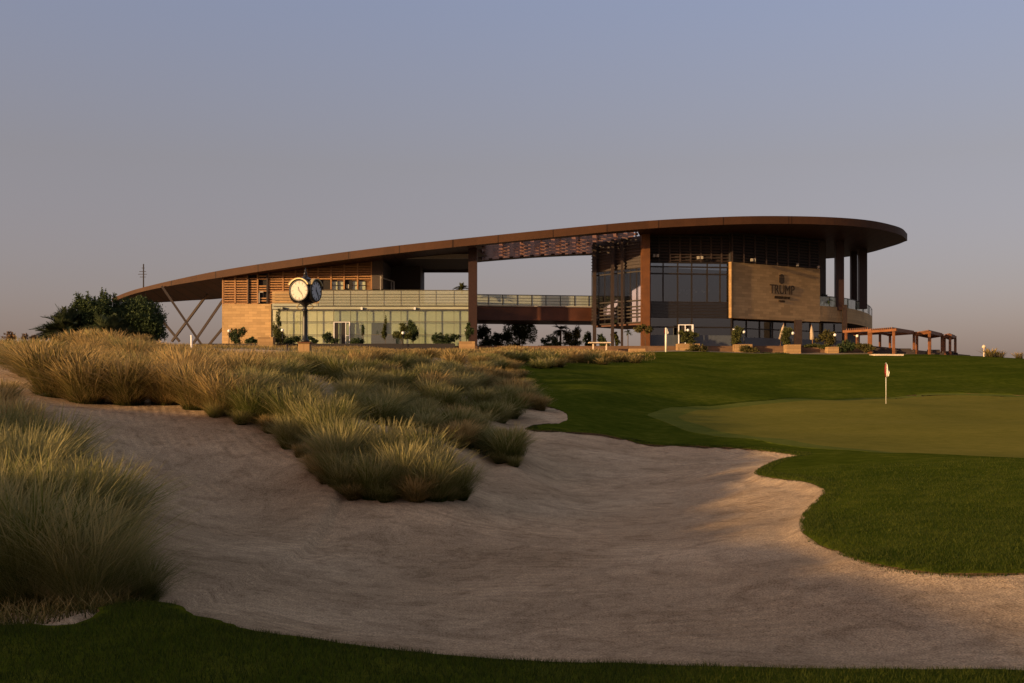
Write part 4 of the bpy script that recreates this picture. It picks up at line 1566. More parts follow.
flagstick(886, 60, 2.25, 'white flagstick with limp red and white flag in the hole on the putting green', flag_h=.75)
flagstick(666, 126, 2.75, 'thick white flagstick with a furled pinkish flag before the dark glass of the clubhouse', rad=.12, flag_h=.7)

# small posts in the left grass
for px, Y, h, w, mat, lab in ((191.5, 60, .62, .11, 'white', 'short white marker post in the tall grass left of the clubhouse wall'), (287, 50, 1.05, .07, 'timber_dark', 'thin dark post in the grass just left of the clock')):
    x = (px - 512) / F * Y
    zb_ = ground_z(x, Y)
    zt2 = ZP(336 if px < 200 else 345.5, Y)
    o = MB().tube([(x, Y, zb_ - .15), (x, Y, zt2)], [w / 2, w / 2], 10).lathe([(w * .52, zt2 - .06), (w * .6, zt2 - .03), (w * .6, zt2 + .02), (w * .3, zt2 + .05)], (x, Y, 0), 10).build('marker_post', M[mat], origin=(x, Y, zb_))
    tag(o, lab, 'post')

# aerial mast behind the low end of the roof
x, Y = XY(143.5, 182)
zb_ = ground_z(x, Y)
e = thing('aerial_mast', (x, Y, zb_), 'slender aerial mast rising behind the low left end of the roof', 'mast')
zt2 = ZP(264, Y)
MB().tube([(x, Y, zb_ - .2), (x, Y, zt2)], [.16, .10], 6).build('pole', M['mullion'], e)
for py, s in ((271.5, .7), (274.2, .9), (277, .6), (268, .3)):
    zz = ZP(py, Y)
    MB().bar((x - s, Y, zz), (x + s * .6, Y, zz), .08).build('antenna', M['mullion'], e)
# pale round-headed post far right
x, Y = XY(984, 124)
zb_ = ground_z(x, Y)
e = thing('bollard_lamp', (x, Y, zb_), 'pale round headed bollard lamp on the far right skyline', 'lamp')
zt2 = ZP(346.5, Y)
MB().tube([(x, Y, zb_ - .2), (x, Y, zt2 - .2)], [.1, .07], 8).build('post', M['table_top'], e, True)
MB().lathe([(.06, -.24), (.2, -.14), (.22, 0), (.13, .14), (.01, .2)], (x, Y, zt2), 12).build('lamp_head', M['table_top'], e, True)
# ------------------------------------------------------------------ vegetation
def blades(n, base, az, length, lean, droop, width, seg, r, plume=None, cval=None):
    """ribbons: arrays of n blades; returns verts, loops, sizes, t, c"""
    T = np.linspace(0, 1, seg + 1)
    L_ = length[:, None]
    hor = L_ * (lean[:, None] * T[None] + droop[:, None] * T[None] ** 2.3)
    ver = L_ * (T[None] * np.sqrt(np.clip(1 - lean ** 2 * .6, .2, 1))[:, None] - (droop * .42)[:, None] * T[None] ** 2.8)
    dx, dy = np.cos(az)[:, None], np.sin(az)[:, None]
    side = az + PI / 2 + r.normal(0, .5, n)
    sx, sy = np.cos(side)[:, None], np.sin(side)[:, None]
    wob = r.normal(0, .02, (n, 1)) * L_ * np.sin(T[None] * PI)
    wprof = np.repeat(((1 - T) ** .75 + .05)[None], n, 0)
    if plume is not None:
        pp = np.where((T > .66) & (T < .99), 2.6, .45)[None]
        wprof = np.where(plume[:, None], pp, wprof)
    w = width[:, None] * wprof * .5
    cx = base[:, 0:1] + dx * hor + sx * wob
    cy = base[:, 1:2] + dy * hor + sy * wob
    cz = base[:, 2:3] + ver
    V = np.empty((n, seg + 1, 2, 3))
    V[:, :, 0, 0], V[:, :, 0, 1], V[:, :, 0, 2] = cx - sx * w, cy - sy * w, cz
    V[:, :, 1, 0], V[:, :, 1, 1], V[:, :, 1, 2] = cx + sx * w, cy + sy * w, cz
    idx = np.arange(n * (seg + 1) * 2).reshape(n, seg + 1, 2)
    q = np.stack([idx[:, :-1, 0], idx[:, :-1, 1], idx[:, 1:, 1], idx[:, 1:, 0]], -1).reshape(-1)
    t = np.repeat(np.repeat(T[None], n, 0)[:, :, None], 2, 2).ravel()
    c = cval if cval is not None else r.random(n)
    c = np.repeat(c, (seg + 1) * 2)
    return V.reshape(-1, 3), q, np.full(n * seg, 4), t, c


def clump_mesh(seed, n, h, r0, width, seg, mat, plumes=.14, splay=.55):
    r = np.random.default_rng(seed)
    rad = r0 * np.sqrt(r.random(n))
    ph = r.random(n) * 2 * PI
    base = np.stack([rad * np.cos(ph), rad * np.sin(ph), np.full(n, -.03)], 1)
    az = ph + r.normal(0, 1.0, n) + .25
    length = h * (.28 + .78 * r.random(n) ** .8)
    lean = np.clip(np.abs(r.normal(.10, .24, n)) + splay * .6 * rad / r0 * r.random(n), 0, .75)
    droop = r.uniform(.10, .95, n) * (.36 + lean)
    pl = r.random(n) < plumes
    length = np.where(pl, h * r.uniform(.8, 1.3, n), length)
    lean = np.where(pl, lean * .75, lean)
    droop = np.where(pl, droop * .8, droop)
    V, q, s, t, c = blades(n, base, az, length, lean, droop, width * r.uniform(.6, 1.3, n), seg, r, pl)
    # a few broken dry blades lying at the foot
    m = n // 7
    ph2 = r.random(m) * 2 * PI
    b2 = np.stack([r0 * .8 * np.cos(ph2), r0 * .8 * np.sin(ph2), np.full(m, .02)], 1)
    V2, q2, s2, t2, c2 = blades(m, b2, ph2 + r.normal(0, .5, m), h * r.uniform(.3, .6, m), r.uniform(.7, .95, m), r.uniform(.1, .5, m), width * np.ones(m), seg, r, None, r.uniform(.6, 1, m))
    t2 = .5 + t2 * .4
    V2[:, 2] = np.maximum(V2[:, 2], .01)
    V = np.concatenate([V, V2]); q = np.concatenate([q, q2 + len(t)]); s = np.concatenate([s, s2])
    return np_mesh('tall_grass', V, q, s, M[mat], {'t': np.concatenate([t, t2]), 'c': np.concatenate([c, c2])})


NEAR = [clump_mesh(11 + k, 4200, 1.0, .25, .0036, 7, 'tall_grass', .15, .66) for k in range(4)]
MID = [clump_mesh(31 + k, 2300, 1.0, .26, .0058, 6, 'tall_grass', .2) for k in range(5)]
MIDDRY = [clump_mesh(51 + k, 1900, 1.0, .26, .0062, 6, 'dry_grass', .36, .5) for k in range(5)]
FARD = [clump_mesh(71 + k, 800, 1.0, .34, .016, 4, 'dry_grass', .25, .5) for k in range(4)]
FARS = [clump_mesh(121 + k, 260, 1.0, .42, .030, 3, 'dry_grass', .25, .5) for k in range(4)]
FARG = [clump_mesh(91 + k, 800, 1.0, .34, .016, 4, 'tall_grass', .15, .5) for k in range(3)]


CLUMPS = []


def put_clump(x, y, h, lib, label, group, spread=1.0, cat='grass clump'):
    CLUMPS.append((x, y, h, lib, label, group, spread * rnd.uniform(.9, 1.15), cat, rnd.uniform(-.09, .09), rnd.uniform(-.09, .09), rnd.uniform(0, 6.28), rnd.randrange(len(lib))))


def place_clumps(limit=298):
    """the clumps that show largest become things of their own, the rest one mass of far grass"""
    CLUMPS.sort(key=lambda c: -c[2] / c[1])
    for x, y, h, lib, label, group, sp, cat, rx, ry, rz, k in CLUMPS[:limit]:
        o = link('grass_clump', lib[k], None, (x, y, ground_z(x, y) - .02))
        o.scale = (h * sp, h * sp, h)
        o.rotation_euler = (rx, ry, rz)
        tag(o, label, cat, group)
    V, Q, Sz, T, Cc, n = [], [], [], [], [], 0
    for x, y, h, lib, label, group, sp, cat, rx, ry, rz, k in CLUMPS[limit:]:
        me = FARS[k % len(FARS)]
        co_ = np.empty(len(me.vertices) * 3, np.float32)
        me.vertices.foreach_get('co', co_)
        co_ = co_.reshape(-1, 3) * np.array([h * sp, h * sp, h])
        c_, s_ = math.cos(rz), math.sin(rz)
        co_ = np.stack([co_[:, 0] * c_ - co_[:, 1] * s_ + x, co_[:, 0] * s_ + co_[:, 1] * c_ + y, co_[:, 2] + ground_z(x, y) - .02], 1)
        lp = np.empty(len(me.loops), np.int32)
        me.loops.foreach_get('vertex_index', lp)
        for nm, L_ in (('t', T), ('c', Cc)):
            a_ = np.empty(len(me.vertices), np.float32)
            me.attributes[nm].data.foreach_get('value', a_)
            L_.append(a_)
        V.append(co_); Q.append(lp + n); Sz.append(np.full(len(me.polygons), 4)); n += len(co_)
    if V:
        me = np_mesh('far_grass', np.concatenate(V), np.concatenate(Q), np.concatenate(Sz), M['dry_grass'], {'t': np.concatenate(T), 'c': np.concatenate(Cc)})
        tag(link('far_grass', me), 'far band of golden tufted grass on the slope below the clubhouse terrace', 'grass', None, 'stuff')


def cap_h(x, y, h):
    """keep the skyline of the grass where the photograph has it"""
    px = 512 + F * x / y
    top = np.interp(px, [0, 40, 70, 100, 130, 160, 200, 300, 470, 520, 600, 655], [338, 336, 330, 325, 330, 338, 346, 349, 346.5, 345.5, 347.5, 355])
    hm = (ZP(top, y) - ground_z(x, y)) / 1.12
    return min(h, hm * rnd.uniform(.75, 1.0))


def scatter(poly_px, n, mind, r=rnd):
    """n plan points inside a region outlined on the ground, at least mind apart"""
    P = np.array([hit(*p) for p in poly_px])
    lo, hi = P.min(0), P.max(0)
    out = []
    tries = 0
    while len(out) < n and tries < n * 300:
        tries += 1
        q = np.array([r.uniform(lo[0], hi[0]), r.uniform(lo[1], hi[1])])
        if poly_sd(q[:1], q[1:], P)[0] < 0: continue
        if any((q - o) @ (q - o) < mind * mind for o in out): continue
        out.append(q)
    return out


# near clumps on the left, each placed on its own
for px, py, h, lab in ((36, 597, 1.02, 'big shaded green grass clump at the lower left, nearest the lawn'), (88, 596, .86, 'shaded grass clump second from the left at the lawn edge'),
                       (114, 588, .58, 'rounded grass clump leaning out over the bunker sand at the lower left'), (140, 592, .40, 'small dark grass clump at the right end of the near left group'),
                       (-14, 592, 1.05, 'grass clump cut by the left edge of the picture, close to the lawn')):
    p = hit(px, py)
    put_clump(p[0], p[1], h, NEAR, lab, 'near grass clumps at the lower left')
for p in scatter([(-60, 575), (20, 570), (92, 568), (104, 545), (78, 500), (42, 470), (10, 455), (-60, 460)], 26, .62):
    put_clump(p[0], p[1], rnd.uniform(.7, 1.1), NEAR, 'soft green and straw grass clump in the thick stand at the left edge', 'near grass clumps at the lower left')
for px, py in ((8, 428), (22, 436), (-6, 418), (38, 452), (2, 405)):
    p = hit(px, py)
    put_clump(p[0], p[1], rnd.uniform(.5, .75), MIDDRY, 'low brownish dry tuft on the sand rise above the left grass stand', 'dry tufts on the left sand rise')
# island of grass in the middle
for px, py, h, lab in ((346, 482, .68, 'left front grass clump of the island in the bunker'), (373, 486, .78, 'second front grass clump of the bunker island, from the left'),
                       (404, 484, .90, 'tallest middle front grass clump of the bunker island'), (434, 487, .80, 'fourth front grass clump of the bunker island, from the left'),
                       (458, 487, .62, 'small round grass clump at the right tip of the bunker island')):
    p = hit(px, py)
    put_clump(p[0], p[1], h, MID, lab, 'grass clumps on the bunker island', .95)
for p in scatter([(338, 480), (455, 484), (446, 476), (420, 464), (380, 455), (335, 455)], 15, .7):
    put_clump(p[0], p[1], rnd.uniform(.6, .95), MID, 'green and straw grass clump inside the bunker island', 'grass clumps on the bunker island', 1.0)
for p in scatter([(228, 406), (262, 424), (300, 448), (338, 478), (352, 455), (330, 425), (300, 402), (240, 390)], 30, .75):
    put_clump(p[0], p[1], rnd.uniform(.6, .95), MID, 'grass clump on the ridge running down to the bunker island', 'grass clumps on the bunker ridge', 1.1)
for p in scatter([(345, 412), (400, 424), (470, 440), (508, 449), (512, 440), (470, 424), (400, 402), (345, 396)], 32, .8):
    put_clump(p[0], p[1], rnd.uniform(.5, .75), MID if rnd.random() < .7 else MIDDRY, 'grass clump in the middle row between the two strips of sand', 'grass clumps of the middle row', 1.15)
p = hit(508, 452)
put_clump(p[0], p[1], .85, MID, 'dark grass clump at the right end of the middle row, standing alone on the sand', 'grass clumps of the middle row', 1.1)
for p in scatter([(310, 374), (350, 388), (400, 398), (455, 406), (524, 409), (530, 398), (500, 382), (440, 372), (330, 360)], 44, 1.0):
    put_clump(p[0], p[1], rnd.uniform(.6, .9), MID if rnd.random() < .7 else MIDDRY, 'grass clump in the broad band behind the middle row', 'grass clumps of the broad band', 1.25)
for px, py in ((356, 487), (386, 489), (416, 489), (446, 490), (330, 478), (316, 466), (300, 452), (286, 441), (268, 430), (498, 454), (516, 456), (455, 440), (420, 430), (240, 420), (215, 412)):
    p = hit(px + rnd.uniform(-3, 3), py + rnd.uniform(-2, 1))
    put_clump(p[0], p[1], rnd.uniform(.26, .46), MID if rnd.random() < .6 else MIDDRY, 'small young tuft on the sand at the rim of the grass', 'small tufts at the rim of the grass', 1.3, 'grass tuft')
for px, py, h, lab in ((55, 392, 1.15, 'tall straw coloured grass clump at the left end of the bunker crest'), (88, 398, 1.05, 'straw grass clump on the bunker crest, right of the tallest one'),
                       (128, 400, 1.0, 'straw grass clump in the middle of the bunker crest'), (165, 400, .95, 'grass clump on the bunker crest above the dark sand face'),
                       (196, 404, 1.0, 'grass clump on the crest where it starts to bend down'), (222, 408, .9, 'green grass clump on the bend of the bunker crest')):
    p = hit(px, py)
    put_clump(p[0], p[1], h, MIDDRY, lab, 'grass clumps on the bunker crest', 1.25)
for p in scatter([(0, 372), (40, 380), (80, 392), (150, 396), (220, 398), (290, 385), (300, 362), (150, 360), (0, 360)], 62, 1.05):
    hh = cap_h(p[0], p[1], rnd.uniform(.7, 1.1))
    if hh < .3: continue
    put_clump(p[0], p[1], hh, MIDDRY if rnd.random() < .6 else MID, 'feathery straw grass clump on the bank behind the bunker crest', 'straw grass clumps on the left bank', 1.3)
for i in range(44):
    px = rnd.uniform(-10, 310)
    Y = rnd.uniform(46, 82)
    x = (px - 512) / F * Y
    hh = cap_h(x, Y, rnd.uniform(.7, 1.5))
    if hh < .25: continue
    put_clump(x, Y, hh, FARD if rnd.random() < .7 else FARG, 'pale gold grass clump along the left skyline below the clubhouse', 'gold grass clumps on the left skyline', 1.3)
for i in range(110):
    px = rnd.uniform(300, 652)
    lo_ = 60 if px < 470 else (84 if px < 560 else 95)
    Y = rnd.uniform(lo_, 124 if px > 440 else 122)
    if px > 520: Y = rnd.uniform(80 + (px - 520) * .13, 122)
    x = (px - 512) / F * Y
    hh = cap_h(x, Y, rnd.uniform(.6, 1.0))
    if hh < .16: continue
    put_clump(x, Y, hh, FARD if rnd.random() < .65 else FARG, 'golden grass clump in the far row below the terrace', 'golden grass clumps below the terrace', 1.5)

for i in range(58):
    px = rnd.uniform(478, 652)
    Y = rnd.uniform(82 + max(0, px - 490) * .17, 121)
    x = (px - 512) / F * Y
    hh = cap_h(x, Y, rnd.uniform(.8, 1.4))
    if hh < .16: continue
    put_clump(x, Y, hh, FARD if rnd.random() < .7 else FARG, 'golden grass clump in the far row under the bridge, at the fairway edge', 'golden grass clumps under the bridge', 1.5)
for px, py in ((532, 404), (530, 396), (526, 388), (520, 380), (512, 373), (504, 368), (495, 364), (488, 372), (505, 384), (516, 395), (524, 404), (540, 408)):
    p = hit(px, py)
    put_clump(p[0], p[1], rnd.uniform(.45, .8), MID if rnd.random() < .5 else MIDDRY, 'grass clump where the broad band meets the fairway', 'grass clumps along the fairway edge', 1.3)

for q in scatter([(282, 353), (350, 356), (352, 372), (325, 376), (292, 370)], 20, .9) + scatter([(465, 360), (498, 362), (505, 376), (470, 372)], 10, 1.2):
    hh = cap_h(q[0], q[1], rnd.uniform(.6, .9))
    if hh < .2: continue
    put_clump(q[0], q[1], hh, MIDDRY if rnd.random() < .6 else MID, 'grass clump filling the slope around and right of the clock', 'grass clumps near the clock', 1.4)
for i in range(46):
    px = rnd.uniform(190, 470)
    Y = rnd.uniform(104, 131)
    x = (px - 512) / F * Y
    hh = cap_h(x, Y, rnd.uniform(.6, .9))
    if hh < .15: continue
    put_clump(x, Y, hh, FARD, 'golden grass clump close below the dark terrace wall', 'golden grass clumps below the dark wall', 1.7)

# thin dry ground grass between the clumps
def ground_grass(name, pts, hgt, wid, mat, kind='stuff', lab=None, cat=None, lean=.35):
    r = np.random.default_rng(5)
    n = len(pts)
    base = np.array([[x, y, ground_z(x, y) - .01] for x, y in pts])
    V, q, s, t, c = blades(n, base, r.random(n) * 6.28, hgt * r.uniform(.5, 1.3, n), np.abs(r.normal(0, lean, n)).clip(0, .85), r.uniform(0, .5, n), wid * np.ones(n), 2, r)
    me = np_mesh(name, V, q, s, M[mat], {'t': t, 'c': c})
    o = link(name, me)
    return tag(o, lab, cat, None, kind)


def rand_pts(poly_px, n):
    P = np.array([hit(*p) for p in poly_px])
    lo, hi = P.min(0), P.max(0)
    out = np.empty((0, 2))
    while len(out) < n:
        q = rng.uniform(lo, hi, (n * 3, 2))
        q = q[poly_sd(q[:, 0], q[:, 1], P) > 0]
        out = np.concatenate([out, q])
    return out[:n]


pts = np.concatenate([rand_pts([(0, 366), (50, 376), (90, 390), (150, 392), (225, 402), (300, 440), (340, 470), (345, 440), (310, 390), (300, 360), (150, 358), (0, 358)], 16000),
                      rand_pts([(310, 374), (400, 396), (455, 404), (524, 406), (530, 396), (440, 370), (330, 360)], 9000),
                      rand_pts([(345, 412), (470, 440), (524, 450), (528, 443), (400, 402), (345, 396)], 5000)])
ground_grass('dry_undergrowth', pts, .28, .011, 'dry_grass', lab='thin dry grass filling the ground between the clumps', cat='grass')
mat_pts = np.concatenate([rand_pts([(305, 372), (350, 388), (400, 398), (455, 406), (526, 409), (532, 398), (500, 378), (440, 366), (330, 358)], 15000),
                          rand_pts([(345, 412), (400, 422), (470, 440), (515, 450), (520, 443), (470, 424), (400, 402), (345, 396)], 7000)])
ground_grass('green_undergrowth', mat_pts, .42, .012, 'tall_grass', lab='low green grass knitting the clumps behind the bunker together', cat='grass')
far = np.stack([rng.uniform(-36, 17, 30000), rng.uniform(56, 131, 30000)], 1)
pxs = 512 + F * far[:, 0] / far[:, 1]
ok = (pxs > -20) & (pxs < 655) & ((pxs < 470) | (far[:, 1] > 86 + np.clip(pxs - 520, 0, 200) * .12))
ground_grass('dry_undergrowth', far[ok], .30, .025, 'dry_grass', lab='low golden grass covering the slope below the terrace', cat='grass')
near_l = rand_pts([(-60, 622), (30, 622), (120, 604), (150, 600), (150, 580), (110, 520), (40, 470), (-60, 470)], 6000)
ground_grass('dry_undergrowth', near_l, .20, .008, 'dry_grass', lab='thatch of dry blades at the foot of the left grass stand', cat='grass', lean=.7)
# mown turf: short blades where the grain of the grass can be seen
def turf_blades(pts, h, w, z_arr):
    r = np.random.default_rng(8)
    n = len(pts)
    az = r.random(n) * 2 * PI
    zz = np.array([ground_z(x, y) for x, y in pts])
    lean = r.normal(0, .45, (n, 2)) * h[:, None]
    s = np.stack([np.cos(az), np.sin(az)], 1) * w[:, None] * .5
    V = np.empty((n, 3, 3))
    V[:, 0, :2], V[:, 1, :2], V[:, 2, :2] = pts - s, pts + s, pts + lean
    V[:, 0, 2] = V[:, 1, 2] = zz - .006
    V[:, 2, 2] = zz + h
    c = np.repeat(r.random(n) ** 1.5, 3)
    return V.reshape(-1, 3), np.arange(n * 3), np.full(n, 3), c


nb = 120000
q = np.stack([rng.uniform(-5.2, 5.2, nb * 2), rng.uniform(5.2, 9.5, nb * 2)], 1)
q = q[(np.abs(q[:, 0]) < q[:, 1] * .52)]
q = q[poly_sd(q[:, 0], q[:, 1], near_poly) > .0][:nb]
V1 = turf_blades(q, rng.uniform(.012, .042, len(q)), np.full(len(q), .0045), None)
q2 = []
for k in range(3):
    a = np.stack([rng.uniform(-2, 18, 260000), 10 + 30 * rng.random(260000) ** 1.5], 1)
    a = a[np.abs(a[:, 0]) < a[:, 1] * .52]
    sd = poly_sd(a[:, 0], a[:, 1], right_poly)
    keep = (sd > -.05) & (rng.random(len(a)) < np.where(sd < .35, 1.0, np.clip(1.3 - a[:, 1] / 20, 0, .6)))
    q2.append(a[keep])
q2 = np.concatenate(q2)
V2 = turf_blades(q2, rng.uniform(.02, .05, len(q2)) , .004 + .0004 * q2[:, 1], None)
for nm, VV_, lab in (('lawn_grass', V1, 'short blades of the dark mown lawn in the foreground'), ('lawn_grass', V2, 'short blades of the mown fairway beside the bunker')):
    me = np_mesh(nm, VV_[0], VV_[1], VV_[2], M['blade'], {'c': VV_[3]})
    tag(link(nm, me), lab, 'grass', None, 'stuff')


# ---- trees and shrubs
def leaves(centres, size, r, flat=.5, cvar=None):
    n = len(centres)
    u = r.normal(size=(n, 3)); u /= np.linalg.norm(u, axis=1)[:, None]
    v = r.normal(size=(n, 3)); v -= (v * u).sum(1)[:, None] * u; v /= np.linalg.norm(v, axis=1)[:, None]
    s = size * r.uniform(.6, 1.4, n)[:, None]
    V = np.stack([centres - u * s, centres + v * s * flat, centres + u * s, centres - v * s * flat], 1)
    c = r.random(n) if cvar is None else np.clip(cvar + r.normal(0, .18, n), 0, 1)
    return V.reshape(-1, 3), np.arange(n * 4), np.full(n, 4), np.repeat(c, 4)


def crown_points(blobs, n, r, shell=.55, jit=.11):
    """leaf positions in a set of ellipsoids (cx, cy, cz, rx, ry, rz), thicker toward their outside, and a tone per small tuft"""
    vol = np.array([b[3] * b[4] * b[5] for b in blobs]) ** .75
    cnt = r.multinomial(n, vol / vol.sum())
    P, Cv = [], []
    for b, m in zip(blobs, cnt):
        k = max(6, m // 22)
        d = r.normal(size=(k, 3)); d /= np.linalg.norm(d, axis=1)[:, None]
        tuft = d * (shell + (1.08 - shell) * r.random(k) ** .6)[:, None]
        tone = r.random(k)
        pick = r.integers(0, k, m)
        p = tuft[pick] + r.normal(0, jit, (m, 3))
        P.append(np.array(b[:3]) + p * np.array(b[3:]))
        Cv.append(tone[pick])
    return np.concatenate(P), np.concatenate(Cv)


def tree(name, base, blobs, nleaf, size, mat, label, cat, group=None, trunk_r=.18, limbs=6, seed=1, flat=.45):
    r = np.random.default_rng(seed)
    bx_, by_ = base
    zb_ = ground_z(bx_, by_)
    e = thing(name, (bx_, by_, zb_), label, cat, group)
    bl_ = [(b[0] + bx_, b[1] + by_, b[2] + zb_, b[3], b[4], b[5]) for b in blobs]
    small = 'shrub' in name
    if small:
        bl_ = [(b[0] + b[3] * r.uniform(-.6, .6), b[1] + b[4] * r.uniform(-.5, .5), b[2] + b[5] * r.uniform(-.55, .6), b[3] * r.uniform(.45, .85), b[4] * .7, b[5] * r.uniform(.4, .8)) for b in bl_ for _ in range(4)]
    P, cv = crown_points(bl_, nleaf, r, .25 if small else .55, .20 if small else .11)
    V, q, s, c = leaves(P - np.array([bx_, by_, zb_]), size, r, flat, cv)
    me = np_mesh('crown', V, q, s, M[mat], {'c': c})
    link('crown', me, e)
    tb = MB()
    topz = max(b[2] for b in bl_)
    tb.tube([(bx_, by_, zb_ - .15), (bx_ + .05, by_, zb_ + (topz - zb_) * .4), (bx_ - .04, by_ + .05, zb_ + (topz - zb_) * .8)], [trunk_r, trunk_r * .75, trunk_r * .4], 8)
    for b in bl_[:limbs]:
        z0_ = zb_ + (topz - zb_) * r.uniform(.25, .5)
        tb.tube([(bx_, by_, z0_), ((bx_ + b[0]) / 2, (by_ + b[1]) / 2, (z0_ + b[2]) / 2 + .1), (b[0], b[1], b[2])], [trunk_r * .5, trunk_r * .35, trunk_r * .12], 6)
    tb.build('trunk', M['bark'], e, True)
    return e


def frond_mesh(seed, nf, L_, up=(10, 75), nleaf=46, leaflet=.34, wid=.05):
    """date palm crown: arching fronds with leaflets in two rows"""
    r = np.random.default_rng(seed)
    V, c = [], []
    for k in range(nf):
        az = 2 * PI * (k * .381966 % 1) + r.normal(0, .15)
        el = math.radians(r.uniform(*up))
        l = L_ * r.uniform(.8, 1.1)
        d = np.array([math.cos(az), math.sin(az)])
        tone = r.random()
        T = np.linspace(.08, 1, nleaf)
        hor = l * (T * math.cos(el) + .12 * T ** 2)
        ver = l * (T * math.sin(el) - (.42 * math.cos(el) + .12) * T ** 2.2)
        cen = np.stack([d[0] * hor, d[1] * hor, ver], 1)
        tang = np.gradient(cen, axis=0); tang /= np.linalg.norm(tang, axis=1)[:, None]
        side = np.array([-d[1], d[0], 0])
        for i in range(nleaf):
            for s in (-1, 1):
                ll = leaflet * L_ * (.35 + math.sin(min(T[i] * 1.15, 1) * PI) * .75) * r.uniform(.8, 1.1)
                di = side * s * .72 + tang[i] * .62 + np.array([0, 0, .22]) + r.normal(0, .07, 3)
                di /= np.linalg.norm(di)
                w = tang[i] * wid * L_ * .5
                V.append([cen[i] - w, cen[i] + w, cen[i] + di * ll])
                c.append(np.clip(tone + r.normal(0, .15), 0, 1))
    V = np.array(V).reshape(-1, 3)
    return V, np.repeat(c, 3)


def palm(base, H, L_, nf, label, group, seed, mat='leaf_palm', up=(-10, 80), zbase=None, trunk=.16, name='palm_tree', cat='palm'):
    x, y = base
    zb_ = ground_z(x, y) if zbase is None else zbase
    e = thing(name, (x, y, zb_), label, cat, group)
    V, c = frond_mesh(seed, nf, L_, up)
    me = np_mesh('crown', V, np.arange(len(V)), np.full(len(V) // 3, 3), M[mat], {'c': c})
    link('crown', me, e, (0, 0, H))
    tb = MB()
    n = max(3, int(H / .25))
    tb.tube([(x, y, zb_ - .1 + (H + .1) * k / n) for k in range(n + 1)], [trunk * (1.1 if k % 2 else .92) for k in range(n + 1)], 9)
    tb.build('trunk', M['bark'], e, True)
    return e


# dark group at the left end of the roof
Yt = 84.0
mpp = Yt / F


def blobs_px(cx, items, Y, zb_):
    return [((px - cx) / F * Y, rnd.uniform(-.5, .5), ZP(py, Y) - zb_, rx / F * Y, rx / F * Y * .9, ry / F * Y) for px, py, rx, ry in items]


b = XY(138, Yt); g = ground_z(*b)
tree('dense_tree', b, blobs_px(138, [(140, 318, 22, 18), (148, 324, 17, 17), (128, 319, 17, 18), (133, 330, 20, 15), (152, 334, 13, 12), (118, 326, 10, 16), (138, 304, 9, 7), (128, 304, 5, 7), (146, 306, 7, 7), (136, 318, 16, 16), (125, 330, 14, 13), (148, 330, 14, 13)], Yt, g), 42000, .085, 'leaf_dark',
     'dense round dark green tree in front of the low left end of the roof', 'tree', 'dark trees left of the clubhouse', .2, 8, 3)
b = XY(98, Yt - 1.5); g = ground_z(*b)
tree('dense_tree', b, blobs_px(98, [(80, 316, 8, 19), (87, 309, 4.5, 15), (91, 318, 11, 18), (102, 307, 5.5, 16), (103, 320, 12, 18), (112, 308, 5, 14), (80, 332, 14, 12), (102, 334, 14, 11), (95, 306, 3, 9), (92, 322, 16, 14)], Yt - 1.5, g), 38000, .085, 'leaf_dark',
     'dark tree with several upright pointed tips left of the dense round tree', 'tree', 'dark trees left of the clubhouse', .16, 8, 4)
palm(XY(66, Yt - 3), .9, 2.5, 34, 'spreading date palm shrub at the left end of the dark trees', 'dark trees left of the clubhouse', 6, 'leaf_palm', (5, 85))
palm(XY(54, Yt - 2), .5, 1.9, 26, 'smaller spiky palm shrub at the far left of the dark trees', 'dark trees left of the clubhouse', 7, 'leaf_palm', (5, 80))
palm(XY(108, Yt - 4.5), .5, 2.3, 24, 'arching palm fronds between the pointed tree and the round tree', 'dark trees left of the clubhouse', 8, 'leaf_palm', (25, 85))
for px, py, r_, lab in ((10, 337, 8, 'dry brown shrub at the left edge of the skyline'), (28, 337, 7, 'dry brown shrub just right of the one at the left edge')):
    b = XY(px, 70); g = ground_z(*b)
    tree('dry_shrub', b, blobs_px(px, [(px - 3, py + 2, r_ * .7, 5), (px + 4, py, r_ * .7, 6), (px, py + 8, r_, 8)], 70, g), 1400, .09, 'leaf_dry', lab, 'shrub', 'dry shrubs on the left skyline', .04, 3, px, .25)

